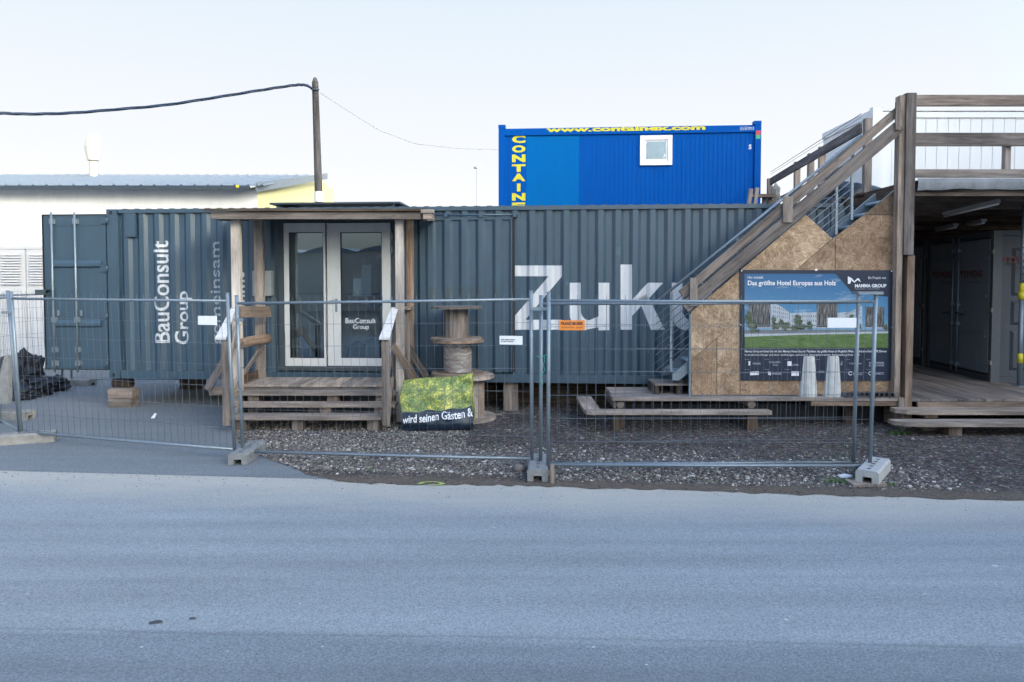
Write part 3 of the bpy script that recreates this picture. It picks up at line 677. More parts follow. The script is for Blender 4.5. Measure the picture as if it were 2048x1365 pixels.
wpart('rafter_end',f,'wood_grey')
# dark panel lying on the container roof
mb=MB(); A=cuv(539,412,.35); B=cuv(800,417,.35)
mb.box(A[0],B[0],.35,1.3,H+.10,H+.13,'x'); mb.box(A[0]+.1,A[0]+.15,.4,1.25,H+.012,H+.10,'y'); mb.box(B[0]-.15,B[0]-.1,.4,1.25,H+.012,H+.10,'y')
o=mb.build('dark_board',M['gutter']); o.matrix_world=CW; tag(o,'flat dark panel lying on container roof above the porch','panel')
# posts
def post(name,px0,px1,py0,Y,z0,z1=None,dp=.1,mat='wood'):
    a=P(px0,py0,Y); b=P(px1,py0,Y); mb=MB(); mb.box(a.x,b.x,Y,Y+dp,z0,z1 if z1 else a.z,'z'); return mb.build(name,M[mat],PO)
post('post',461,478,438,10.35,.0,3.08,.1,'wood_bleached')
post('post',507,524,438,11.15,.5,3.17,.1,'wood_pale')
post('post',790,806,438,10.35,.0,3.08,.1,'wood_bleached')
post('post',812,826,438,11.05,.3,3.17,.08,'wood_brown')
# side panel boards on right
def f(mb):
    a=P(784,700,10.46); b=P(791,700,10.46); mb.box(a.x,b.x+.03,10.46,10.5,.1,1.62,'z')
    c=P(807,700,10.7); d=P(820,700,10.7); mb.box(c.x,d.x,10.7,10.74,.1,1.72,'z',)
wpart('side_board',f,'wood')
def f(mb): a=P(804,617,10.6); b=P(822,617,10.6); mb.box(a.x,b.x,10.45,11.0,a.z-.02,a.z+.02,'y')
wpart('side_cap',f,'wood')
# deck
def f(mb):
    n=12; x0,x1=P(476,770,10.45).x,P(783,770,10.45).x
    for k in range(n):
        xa=x0+(x1-x0)*k/n; xb=x0+(x1-x0)*(k+1)/n-.004; mb.box(xa,xb,10.42+random.uniform(-.01,.01),11.3,.535,.565,'y')
wpart('deck_board',f,'wood_pale')
def f(mb): mb.box(P(420,770,10.5).x,P(790,770,10.5).x,10.46,10.5,.40,.53,'x')
wpart('deck_joist',f,'wood')
def f(mb): mb.box(-4.22,-4.16,10.5,11.2,.565,.70,'y')
wpart('kick_board',f,'wood_dark')
# treads
for (xa,xb,yf,yb_,zt,th) in ((462,792,10.18,10.44,.485,.045),(455,790,9.92,10.2,.352,.045),(443,770,9.66,9.98,.222,.05)):
    def f(mb):
        a=P(xa,800,yf).x; b=P(xb,800,yf).x
        if th>.047:   # lowest tread: one board with rounded outer corners
            c=.06; pts=[(a,yb_),(a,yf+c),(a+.02,yf+.02),(a+c,yf),(b-c,yf),(b-.02,yf+.02),(b,yf+c),(b,yb_)]
            mb.poly([(x,y,zt-th) for x,y in pts],(0,0,1),th)
            k=len(mb.g)-16
        else:
            mb.box(a,b,yf,yf+.12,zt-th,zt,'x'); mb.box(a,b,yf+.128,yb_,zt-th,zt,'x')
    wpart('tread',f,'wood_grey')
for x,y,z0,z1 in ((-3.08,9.8,0,.17),(-2.0,9.8,0,.17),(-2.75,10.05,.17,.305),(-1.95,10.05,.17,.305),(-2.7,10.3,.3,.44),(-1.98,10.3,.3,.44),(-3.9,10.3,.3,.44),(-3.9,9.8,0,.17),(-3.0,10.3,0,.3),(-2.0,10.3,0,.3),(-3.9,10.3,0,.3)):
    def f(mb): mb.box(x-.08,x+.08,y-.06,y+.08,z0,z1,'z')
    wpart('stair_block',f,'wood')
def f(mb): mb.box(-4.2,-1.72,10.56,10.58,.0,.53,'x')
wpart('shade_sheet',f,'black')  # added black sheet standing for the shade behind the treads
# hand rails left and right: newel, sloping stringers, cap board
for (nx0,nx1,cA,cB,tA,tB) in ((443,456,(430,452),(463,472),0,0),(763,778,(758,779),(783,796),0,0)):
    def f(mb): a=P(nx0,690,9.62);b=P(nx1,690,9.62); mb.box(a.x,b.x,9.62,9.69,.10,1.32,'z')
    wpart('newel_post',f,'wood')
    def f(mb):
        a0=P(cA[0],676,9.58);a1=P(cA[1],676,9.58);b0=P(cB[0],615,10.4);b1=P(cB[1],615,10.4)
        vs=[a0,a1,b1,b0]; mb.poly(vs,(0,0,-1),.028)
    wpart('handrail_cap',f,'wood_white')
def f(mb):
    mb.beam(P(453,815,9.75),P(480,757,10.35),.03,.12); mb.beam(P(455,745,9.75),P(476,650,10.4),.03,.12)
wpart('side_rail',f,'wood_grey')
def f(mb):
    mb.beam(P(776,760,9.75),P(782,720,10.4),.03,.1); mb.beam(P(778,830,9.75),P(786,760,10.4),.035,.12)
wpart('side_rail',f,'wood')
# outrigger braces
def brace(p0,p1,w,h,mat): 
    mb=MB(); mb.beam(p0,p1,w,h,up=(0,1,0)); return mb.build('brace',M[mat],PO)
brace(P(415,780,10.3),P(466,690,10.34),.115,.04,'wood')
brace(P(485,752,10.55),P(528,688,11.12),.03,.1,'wood')
brace(P(785,690,10.33),P(832,760,10.33),.1,.04,'wood_brown')
brace(P(808,680,10.9),P(858,762,10.9),.1,.04,'wood')
# rough timber side rails on the left
for (a,b,r0,mt) in (((478,624),(537,624),.08,'wood_brown'),((480,688),(535,677),.06,'wood_brown')):
    def f(mb):
        p0=P(a[0],a[1],10.32); p1=P(b[0],b[1],11.0)
        if r0>.07: mb.beam(p0,p1,.09,.17,jit=.012)
        else: mb.tube([p0,p0.lerp(p1,.33)+Vector((0,0,.008)),p0.lerp(p1,.66),p1],[.075,.08,.085,.088],12)
    wpart('rough_rail',f,mt)

# ================================================================== CABLE DRUMS
def drum(px,Y,z0,z1,rf,rd,label,mat='wood',rf2=None,wrap=False,tf=.035):
    c=P(px,700,Y); t=thing('cable_drum',label,'cable drum',(c.x,Y,z0),0,'stacked wooden cable drums'); rf2=rf2 or rf
    h=z1-z0
    for r_,za,ex in ((rf2,0,0),(rf,h-tf,.004)):
        mb=MB(); n=40; prof=[(.0,za),(r_,za),(r_,za+tf*.45),(r_*.985,za+tf*.5),(r_*.99,za+tf),(.0,za+tf)]
        mb.lathe((0,0,0),prof,n)
        for i,v in enumerate(mb.v):
            a=math.atan2(v.y,v.x); rr=math.hypot(v.x,v.y)
            if rr>.1: k=1+.006*math.sin(a*17)+random.uniform(-.004,.004); v.x*=k; v.y*=k
        mb.build('flange',M[mat],t,local=True)
    # staves
    n=18; mb=MB()
    for i in range(n):
        a0=2*math.pi*i/n+.01; a1=2*math.pi*(i+1)/n-.01; j=random.uniform(-.004,.004)
        ps=[((rd+j)*math.cos(a),(rd+j)*math.sin(a)) for a in (a0,a1)]; qs=[((rd-.03)*math.cos(a),(rd-.03)*math.sin(a)) for a in (a1,a0)]
        pl=ps+qs; vs=[(x,y,tf) for x,y in pl]+[(x,y,h-tf) for x,y in pl]; gr=[(0,k_*.1,0) for k_ in range(4)]+[(h,k_*.1,0) for k_ in range(4)]
        mb.add(vs,[(0,1,2,3),(7,6,5,4)]+[(q_,q_+4,(q_+1)%4+4,(q_+1)%4) for q_ in range(4)],gr)
    mb.build('drum_core',M['wood'] if mat!='wood_pale' else M['wood_pale'],t,local=True)
    mb=MB(); mb.lathe((0,0,0),[(rd-.032,tf),(rd-.032,h-tf)],24); mb.build('core_lining',M['wood_dark'],t,local=True)
    if wrap:
        mb=MB(); n=60; prof=[(rd+.012+.0012*math.sin(k*1.7),tf+.01+(h-2*tf-.02)*k/26) for k in range(27)]; mb.lathe((0,0,0),prof,n)
        for v in mb.v: k=1+random.uniform(-.002,.002); v.x*=k; v.y*=k
        mb.build('plastic_wrap',M['wrap'],t,local=True)
    return t
m,t_,b_=nt('cling_film'); g_=N(t_,'ShaderNodeTexCoord').outputs['Object']; n_=noise(t_,mapv(t_,g_,(3,3,7)),1.5,5,.6,1.0)
t_.links.new(ramp(t_,n_.outputs[0],[(.38,(.17,.13,.11)),(.55,(.28,.255,.24)),(.7,(.45,.45,.45))]),b_.inputs['Base Color']); b_.inputs['Roughness'].default_value=.25; bump(t_,b_,n_.outputs[0],.7,.01); M['wrap']=m
drum(926,10.66,.0,.70,.49,.33,'largest wooden cable drum, lowest of the stack behind the banner','wood_pale',.52,tf=.05)
drum(916,10.66,.70,1.245,.41,.205,'middle wooden cable drum with clear film round its core','wood_brown',.42,True)
drum(913,10.66,1.245,1.765,.405,.18,'small grey cable drum, topmost of the stack','wood')

# ================================================================== FOLDED BANNER
BN=thing('folded_banner','folded meadow print banner with navy strip in front of cable drums','banner',(-1.3,9.9,0))
bl,br=-1.62,-.60
PROF=[(9.78,0.0),(9.76,.10),(9.79,.22),(9.83,.33),(9.88,.48),(9.94,.62),(9.99,.73),(10.05,.775),(10.13,.76),(10.18,.70),(10.2,.4),(10.2,0.0)]
from mathutils import noise as mnoise
cum=[0]
for (a,b),(c,d) in zip(PROF,PROF[1:]): cum.append(cum[-1]+math.hypot(c-a,d-b))
def bsurf(u,s):
    """u 0..1 across, s metres up the front"""
    s=max(0,min(cum[-1],s))
    for i in range(len(cum)-1):
        if s<=cum[i+1]+1e-9:
            t=(s-cum[i])/(cum[i+1]-cum[i]); y=PROF[i][0]+(PROF[i+1][0]-PROF[i][0])*t; z=PROF[i][1]+(PROF[i+1][1]-PROF[i][1])*t; break
    hs=.88+.14*u+.02*math.sin(u*7)
    zz=z*hs; x=bl+(br-bl)*u+.02*math.sin(z*9)+(.03 if u>.5 else -.02)*(1-z)*(u-.5)*2
    y+= .022*mnoise.noise(Vector((u*3.2,s*4.5,1.3)))+.010*mnoise.noise(Vector((u*9,s*12,4)))
    cr=abs(s-(.86-.5*max(0,u-.55)))*9                      # long crease running down to the right
    if u>.45 and cr<1: y+=.05*(1-cr)*(u-.45)*2
    y+= .02*math.sin((u*2.2+s*1.2)*6)*(.3+z)*.5
    return Vector((x,y,max(.012,zz)))
def strip_s(u): return .285+.055*u+(.014*math.sin(u*20))     # height of the navy strip
mbG=MB(); nu=70
def bgrid(mb,s0,s1,ns):
    vs=[];gr=[];fs=[]
    for j in range(ns+1):
        for i in range(nu+1):
            u=i/nu; a=s0(u); b=s1(u); s=a+(b-a)*j/ns; vs.append(bsurf(u,s)); gr.append((u*1.05,s,0))
    for j in range(ns):
        for i in range(nu): k=j*(nu+1)+i; fs.append((k,k+1,k+nu+2,k+nu+1))
    mb.add(vs,fs,gr,smooth=True)
bgrid(mbG,strip_s,lambda u:cum[-1],60)
for u in (0,1):
    ring=[bsurf(u,cum[-1]*k/40) for k in range(41)]; c=Vector((ring[0].x,10.02,.35)); 
    mbG.add(ring+[c],[(i,i+1,41) for i in range(40)])
mbG.build('meadow_print',M['meadow'],BN)
mb=MB(); bgrid(mb,lambda u:0,strip_s,14); mb.build('navy_strip',M['tarp_navy'],BN)
mb=MB(); vs,fs=text_mesh('wird seinen Gästen &',.018,4); p=fit(vs,1.0,.125)
bm=bmesh.new(); bv=[bm.verts.new((a,b,0)) for a,b in p]
for f_ in fs:
    try: bm.faces.new([bv[i] for i in f_])
    except ValueError: pass
for k in range(1,50): bmesh.ops.bisect_plane(bm,geom=bm.verts[:]+bm.edges[:]+bm.faces[:],plane_co=(k/50,0,0),plane_no=(1,0,0))
bm.verts.index_update()
def tp(a,b):
    u=.01+a*.985; s=.105+.085*min(1,a*1.15)+b+.008*math.sin(a*14); v=bsurf(u,s); return v+Vector((0,-.008,.003))
mb.add([tp(v.co.x,v.co.y) for v in bm.verts],[tuple(v.index for v in f_.verts) for f_ in bm.faces]); bm.free()
mb.build('banner_lettering',M['print_white'],BN)
mb=MB()
for k in range(3):
    y=9.70+.02*k; mb.beam((bl+.05+.05*k,y+.03,.015+.014*k),(br+.04-.02*k,y+.05,.05+.014*k),.12,.006)
mb.build('folded_hem',M['tarp_navy'],BN)

# ================================================================== FENCE
def fence_panel(label,A,B,zA=0,zB=0,lean=.09,wires=True,extra=0,wr=.0021):
    A=Vector((A[0],A[1],zA));B=Vector((B[0],B[1],zB)); d=(B-A); Ln=d.length; d.normalize()
    t=thing('mesh_fence',label,'fence panel',A,0,'mobile mesh fence panels'); up=Vector((0,-lean,1.9))/1.9
    # lean along the panel's own normal, towards the road
    nrm=Vector((d.y,-d.x,0)).normalized(); up=(Vector((0,0,1))+nrm*lean/1.9)
    p=lambda l,z:d*l+up*z
    mb=MB()
    for l in (0,Ln): mb.tube([p(l,.07),p(l,2.0)],.021,10)
    for z in (.125,1.91): mb.tube([p(0,z),p(Ln/2,z-.004),p(Ln,z)],.0165,10)
    for l in (0,Ln): mb.tube([p(l,1.998),p(l,2.006)],.023,10)
    mb.build('tube_frame',M['galv'],t,local=True)
    mb=MB(); n=int(Ln/.1)
    for k in range(1,n):
        l=Ln*k/n; b1=random.uniform(-.006,.006); b2=random.uniform(-.01,.01)
        if extra and 14<k<24: b2=random.uniform(-.03,.03)
        mb.tube([p(l,.10),p(l+b1,.7),p(l+b2*.6,1.3),p(l+b2,1.75),p(l,1.90),p(l+random.uniform(-.004,.004),1.975)],wr,5)
    for k in range(7):
        z=.125+.255*(k+.0)+(.0 if k else .03); sag=random.uniform(-.008,.008)
        mb.tube([p(0,z),p(Ln*.3,z+sag),p(Ln*.6,z-sag),p(Ln,z)],.0023,5)
    mb.build('wire_mesh',M['wire'],t,local=True)
    return t
fence_panel('mesh fence panel at far left running out of the picture',(-7.5,9.95),(-6.62,9.12),.0,.02)
F1=fence_panel('mesh fence panel before the open container door',(-6.56,9.07),(-3.33,8.14),0.01,.0)
F2=fence_panel('mesh fence panel in front of the porch and banner',(-3.24,8.16),(.225,7.58),-.03,.03)
F3=fence_panel('front mesh fence panel below the big poster with orange sign',(.393,7.36),(3.89,7.36),.02,.01,lean=.06,extra=1)
F4=fence_panel('rear of the two doubled mesh panels below the poster',(.32,7.55),(3.80,7.54),-.02,.0,lean=.05,wr=.0013)
fence_panel('mesh fence panel running back beside the black sacks',(-9.35,10.8),(-9.36,14.15),.0,.0,lean=0)
fence_panel('distant mesh fence panel passing behind the blue container',(-9.2,14.2),(-5.75,14.3),.0,.0,lean=0)
# white/orange plates on the mesh
def plate(label,px0,py0,px1,py1,Y,mat,texts=(),name='mesh_sign',slope=0,cat='sign'):
    a=P(px0,py1,Y); b=P(px1,py0,Y); sy=slope*(b.x-a.x)
    t=thing(name,label,cat,(a.x,Y,a.z)); mb=MB(); mb.poly([a,(b.x,Y+sy,a.z),(b.x,Y+sy,b.z),(a.x,Y,b.z)],(0,1,0),.004); mb.build('plate',M[mat],t)
    mb=MB()
    for (s,fx0,fy0,fx1,fy1,bo) in texts:
        w=b.x-a.x; h=b.z-a.z; o=Vector((a.x+w*fx0,Y+sy*fx0-.003,a.z+h*fy0)); put_text(mb,s,o,(1,slope,0),(0,0,1),w*(fx1-fx0),h*(fy1-fy0),(0,0,0),bo)
    if texts: mb.build('print',M['navy'] if mat=='orange' else M['p_grey'],t)
    return t
plate('blank white plate on mesh left of the porch',396,632,439,650,8.11,'white_metal',slope=-.28)
plate('small white plate with faint print on mesh by container shutter',999,672,1045,689.5,7.49,'white_metal',[('—— ——— ———',.06,.5,.66,.62,0),('— —— ———',.06,.3,.6,.4,0)],slope=-.16)
plate('orange company sign on mesh over the big letters',1118.5,641,1169.5,661,7.30,'orange',[('FRANZ MOSER',.07,.52,.93,.84,.035),('Bauwerkstatt  GmbH',.1,.2,.9,.38,0)],slope=0)
plate('blank cream plate on mesh over the poster',1655,636,1713,656,7.30,'white_metal')
# fence feet
def foot(label,c,rz,mat='concrete',l=.68,w=.22,h=.13,notch=True,grp='fence feet'):
    t=thing('fence_weight',label,'fence foot',c,rz,grp); mb=MB(); x,y=w/2,l/2; ch=.02
    # block with chamfered top
    prof=[(-x,0),(-x,h-ch),(-x+ch,h),(x-ch,h),(x,h-ch),(x,0)]
    if notch: prof+= [(.045,0),(.045,.06),(-.045,.06),(-.045,0)]
    n=len(prof); vs=[(a,-y,b) for a,b in prof]+[(a,y,b) for a,b in prof]
    mb.add(vs,[tuple(range(n)),tuple(reversed(range(n,2*n)))]+[(i,(i+1)%n,(i+1)%n+n,i+n) for i in range(n)])
    mb.build('foot_block',M[mat],t,local=True)
    mb=MB()
    for k in range(5):
        yy=-y+.1+k*(l-.2)/4; mb.lathe((0,yy,h+.002),[(.0,0),(.022,0)],10)
    mb.build('socket_hole',M['black'],t,local=True); return t
g=G(35,890); foot('worn grey fence foot at the far left on asphalt',(-6.43,9.02,.006),R(-68),'concrete',.62)
g=G(488,928); foot('dark fence foot where gravel meets the driveway',(-3.2,8.2,.01),R(2),'concrete_dark')
g=G(1080,950); foot('dark fence foot under the three middle posts',(.29,7.52,.012),R(-3),'concrete_dark')
foot('pale concrete fence foot at right end of fence',(3.90,7.30,.04),R(-38),'concrete_pale')
foot('distant fence foot behind the open container door',(-9.05,14.2,.006),R(80),'concrete')
foot('fence foot beside the grey slab and black sacks',(-7.85,10.62,.006),R(84),'concrete')
def coupler(label,px0,px1,py,Y):
    a=P(px0,py,Y); b=P(px1,py,Y); mb=MB(); mb.box(a.x,b.x,Y-.03,Y-.012,a.z-.018,a.z+.018,'x'); mb.tube([(a.x+.012,Y-.05,a.z),(a.x+.012,Y+.03,a.z)],.009,8); mb.tube([(b.x-.012,Y-.05,a.z),(b.x-.012,Y+.03,a.z)],.009,8)
    tag(mb.build('fence_coupler',M['galv']),label,'coupler','couplers joining the mesh fence posts')
coupler('steel coupler joining the three middle fence posts',1062,1094,618,7.46)
coupler('steel coupler joining the two fence posts left of the porch',470,488,640,8.02)
coupler('pale coupler on the leftmost fence post',6,26,625,9.0)
# board below right-hand foot, peg, clamp, string, paper
mb=MB(); a=G(1703,975); b=G(1766,978); mb.beam((a.x,7.08,.026),(b.x+.05,7.1,.026),.2,.028,jit=.01); tag(mb.build('wooden_board',M['wood_grey']),'short weathered board under the right-hand fence foot','board')
mb=MB(); a=P(1105,966,7.12); mb.box(a.x-.02,a.x+.02,7.12,7.16,.0,P(1105,930,7.12).z,'z'); tag(mb.build('wooden_peg',M['wood_pale']),'short cream peg standing beside middle fence posts','peg')
mb=MB(); a=P(1708,587,7.36); b=P(1757,587,7.36); mb.box(a.x,b.x,7.26,7.42,a.z-.012,a.z+.018,'x'); c=P(1709,600,7.33); mb.box(a.x+.01,a.x+.045,7.30,7.31,P(1710,614,7.3).z,a.z-.012,'z')
tag(mb.build('steel_clamp',M['galv']),'flat steel clamp bridging the two right-hand fence posts','clamp')
mb=MB(); pr=[(1074,712),(1078,716),(1084,714),(1090,711),(1095,710),(1101,709)]; mb.tube([P(x,y,7.40-.01*(i%2)) for i,(x,y) in enumerate(pr)],.004,6)
mb.tube([P(x,y,7.42) for x,y in ((1088,712),(1090,722),(1086,730),(1090,740),(1085,748),(1083,756),(1085,766),(1081,772))],.004,6)
tag(mb.build('green_string',M['greenrope']),'green string tied round the middle fence posts','string')
lump('crumpled_paper','crumpled bluish paper beside the pale fence foot','paper',G(1690,957),(.085,.05,.028),M['paper'],2,2,.4)
lump('rock','broken dark stone beside middle fence foot','stone',G(1038,946),(.06,.05,.06),M['wood_grey'],3,2,.4)
def stick(label,p0,p1,r_=.006,mat='wood'):
    mb=MB(); a=G(*p0); b=G(*p1); m_=(a+b)/2+Vector((.01,.02,.02)); mb.tube([a+Vector((0,0,.016)),m_+Vector((0,0,.01)),b+Vector((0,0,.022))],r_,6); tag(mb.build('stick',M[mat]),label,'stick')
stick('dark curved stick on the gravel right of middle fence posts',(1117,893),(1142,878),.007,'wood_dark')
stick('pale stick leaning at the edge of the banner',(944,842),(1003,832),.008,'wood_pale')
stick('thin pale stick on gravel before the lowest porch tread',(556,868),(566,848),.005,'wood_pale')
stick('pale splinter lying in the shingle below the fence rail',(1672,938),(1700,950),.006,'wood_pale')
def weeds(label,g0,n,sp,h):
    mb=MB()
    for _ in range(n):
        x=g0.x+random.gauss(0,sp);y=g0.y+random.gauss(0,sp*.5);a=random.uniform(0,6.28);w=random.uniform(.004,.01);hh=h*random.uniform(.4,1);dx=math.cos(a);dy=math.sin(a)
        p0=Vector((x-dy*w,y+dx*w,.01));p1=Vector((x+dy*w,y-dx*w,.01));m_=Vector((x+dx*hh*.4,y+dy*hh*.4,hh*.7));e=Vector((x+dx*hh*.9,y+dy*hh*.9,hh*.6))
        mb.add([p0,p1,m_+Vector((dy,-dx,0))*w,m_-Vector((dy,-dx,0))*w,e],[(0,1,2,3),(3,2,4)])
    tag(mb.build('weed_tuft',M['weed']),label,'weeds','weeds in the gravel')
weeds('green weeds beside the pale fence foot',G(1680,968),90,.09,.07)
weeds('few green blades at right of pale fence foot',G(1776,972),40,.05,.05)
weeds('dark weeds by the right end of lowest porch tread',G(752,850),110,.10,.10)
weeds('dark weeds by the timber steps at the right',G(1800,870),80,.08,.08)
weeds('tiny weed near the road between left panels',G(737,942),30,.03,.04)
weeds('tiny weeds in the shingle band under the fence rail',G(1420,966),40,.07,.035)

# ================================================================== TIMBER STAGE + STEPS (centre right)
def timber(name,label,cat,loc,group=None): return thing(name,label,cat,loc,0,group)
ST=timber('timber_stage','long low timber stage with thick boards below the poster','stage',(3.5,10.4,0))
x0=P(1228,798,9.95).x; x1=P(1802,795,9.95).x; zt=P(1500,795,9.95).z
ys=[9.95,10.2,10.45,10.7,10.95]
for k in range(4):
    mb=MB(); xr=x1-(0 if k==0 else 0); mb.box(x0+(-.02 if k==0 else .03*k*.2),x1,ys[k]+.002,ys[k+1]-.006,zt-.055,zt,'x'); mb.build('stage_board',M['wood_pale'],ST)
mb=MB(); mb.box(x0+2.9,x1,9.97,10.03,zt-.13,zt-.058,'x'); mb.build('edge_joist',M['wood_brown'],ST)
mb=MB(); mb.box(x0,x0+.04,9.99,10.95,zt-.17,zt-.058,'y'); mb.build('end_joist',M['wood'],ST)
mb=MB(); mb.box(x0+.1,x1,10.40,10.42,.0,zt-.175,'x'); mb.build('shade_sheet',M['black'],ST)  # added black sheet standing for the shade under the stage
for px in (1240,1503):
    a=P(px,812,10.0); mb=MB(); mb.tube([(a.x,9.985,zt-.115),(a.x,10.9,zt-.115)],.055,12); mb.build('round_bearer',M['wood'],ST)
    mb=MB(); mb.box(a.x-.07,a.x+.06,10.0,10.14,.0,zt-.17,'z'); mb.build('stage_leg',M['wood_dark'],ST)
for x in (x1-.6,):
    mb=MB(); mb.box(x-.07,x+.06,10.2,10.34,.0,zt-.135,'z'); mb.build('stage_leg',M['wood_dark'],ST)
LS=timber('timber_step','L-shaped low timber step wrapped round the stage corner','step',(2.5,9.9,0))
zs=P(1400,823,9.68).z; a=P(1170,830,9.68).x; b=P(1545,830,9.68).x
mb=MB(); yf=9.66
pts=[(a+.10,yf),(b-.04,yf),(b,yf+.03),(b,yf+.16),(b-.03,yf+.2),(a+.02,yf+.2),(a,yf+.12),(a+.03,yf+.04)]
mb.poly([(x,y,zs-.05) for x,y in pts],(0,0,1),.05); mb.build('tread_board',M['wood_pale'],LS)
mb=MB(); mb.box(a,a+.24,yf+.205,11.0,zs-.05,zs-.002,'y'); mb.build('side_board',M['wood_pale'],LS)
for px in (1236,1505):
    q_=P(px,850,9.74); mb=MB(); mb.box(q_.x-.08,q_.x+.06,9.73,9.85,0,zs-.052,'z'); mb.build('step_leg',M['wood_dark'],LS)
PB=timber('wooden_pallet_box','small hollow wooden step box at foot of steel stair','step',(2.3,10.4,zt))
a=P(1310,788,10.2).x; b=P(1400,788,10.2).x; z1=P(1340,768,10.2).z
mb=MB()
for k in range(3): mb.box(a,b,10.18+k*.2,10.18+k*.2+.19,z1-.025,z1,'x')
mb.build('top_board',M['wood_grey'],PB)
for fx in (0,.48,.9):
    mb=MB(); xx=a+(b-a)*fx; mb.box(xx,xx+.06,10.2,10.75,zt+.002,z1-.027,'y'); mb.build('runner',M['wood_dark'],PB)
mb=MB(); mb.box(a,b,10.74,10.77,zt+.002,z1-.027,'x'); mb.build('rear_board',M['wood_dark'],PB)
# concrete cones
def cone(label,px):
    c=P(px,797,10.09); t=thing('concrete_cone',label,'concrete cone',(c.x,10.09,zt),0,'fluted concrete cones'); hh=P(px,712,10.09).z-zt; mb=MB(); n=48; prof=[(0,0),(.14,0),(.14,.01)]
    prof=[(.0,0),(.14,0),(.137,.05),(.105,hh-.012),(.098,hh),(.0,hh)]
    mb.lathe((0,0,0),prof,n)
    for v in mb.v:
        a=math.atan2(v.y,v.x); k=1-.09*max(0,math.cos(a*8))**2; v.x*=k; v.y*=k
    mb.build('cone_body',M['cone'],t,local=True)
    mb=MB(); mb.lathe((0,0,hh+.002),[(0,0),(.03,0)],12); mb.build('top_hole',M['black'],t,local=True)
cone('left of the two pale fluted concrete cones on stage',1613.5); cone('right of the two pale fluted concrete cones on stage',1661.5)
mb=MB(); a=P(1594,795,10.25); mb.box(a.x,a.x+.42,10.22,10.4,zt+.002,zt+.045,'x'); tag(mb.build('steel_bracket',M['steel_tread']),'flat blue grey steel piece lying behind the cones','bracket')
# pipes
for k in range(11):
    px=1697+ (1796-1697)*k/10 ; a=P(px,796,9.9); r=.036
    mb=MB(); mb.pipe((0,0,0),(0,.62,0),r,r-.006,18); t=mb.build('pipe_section',M['black_pipe']); t.location=(a.x,9.93+random.uniform(-.015,.01),zt+r+.001)
    lab='short grey pipe in the row on stage, '+['leftmost','second from left','third from left','fourth from left','fifth from left','middle one','fifth from right','fourth from right','third from right','second from right','rightmost by the post'][k]
    tag(t,lab,'pipe','short pipes laid side by side on the stage')

# ================================================================== OSB HOARDING + POSTER
YO=10.05
OB=timber('strand_board_hoarding','brown strand board panelling closing the side of stair','hoarding',(4.2,YO,zt))
def osb_sheet(pts,rnd,dy=0,t=.018):
    mb=MB(); mb.poly([P(x,y,YO) +Vector((0,dy,0)) for x,y in pts],(0,1,0),t,rnd=rnd); mb.build('board_sheet',M['osb'],OB)
osb_sheet([(1383,624),(1612,430),(1664.5,477.5),(1383,719.5)],.95)
osb_sheet([(1383,720.5),(1433,677.5),(1433,790),(1383,790)],.55)
osb_sheet([(1434,676.5),(1480,637),(1480,790),(1434,790)],.80)
osb_sheet([(1481,636.2),(1665,478.5),(1670,474.5),(1670,790),(1481,790)],.66)
osb_sheet([(1671,474),(1727,431),(1790,431),(1790,790),(1671,790)],.52)
osb_sheet([(1727.5,430),(1791,380),(1791,430)],.12)
mb=MB(); a=P(1383,700,YO); mb.box(a.x-.035,a.x-.003,YO-.008,YO+.03,zt,P(1383,628,YO).z,'z'); mb.build('edge_trim',M['galv'],OB)
PT=timber('hotel_poster','large navy poster showing a timber hotel under blue sky','poster',(4.5,YO,.8))
YP=YO-.022
A=P(1480,762,YP);B=P(1782,540,YP)
def pl(pts,lay,mi,mb,rnd=None): mb.flat([P(x,y,YP)+Vector((0,-.0012*lay,0)) for x,y in pts],mi=mi,rnd=rnd)
mb=MB(); mb.poly([P(1481,761,YP),P(1783,762,YP),P(1786,541,YP),P(1480,540,YP)],(0,1,0),.012); mb.build('poster_board',M['navy'],PT)
mb=MB(); sk,wh,sl,tr,gs,gy,nv=range(7)
pl([(1489,548),(1671,548),(1704,586),(1776,594),(1776,668),(1489,668)],1,sk,mb)
pl([(1489,660),(1776,660),(1776,672),(1489,672)],2,gy,mb)
# white wings drawn in perspective and dark slatted towers
pl([(1541,605),(1560,612),(1580,626),(1585,660),(1541,660)],3,wh,mb); pl([(1580,627),(1636,625),(1636,656),(1580,656)],2.5,wh,mb)
pl([(1675,626),(1700,624),(1724,612),(1724,656),(1675,656)],3,wh,mb)
for x0_,x1_,y0_,y1_ in ((1497,1540,605,655),(1633,1674,604,655),(1731,1768,614,655)): pl([(x0_,y0_),(x1_,y0_),(x1_,y1_),(x0_,y1_)],4,sl,mb)
for x0_,x1_ in ((1509,1541),(1632,1676),(1729,1769)): pl([(x0_,655),(x1_,655),(x1_,656.6),(x0_,656.6)],5,wh,mb)
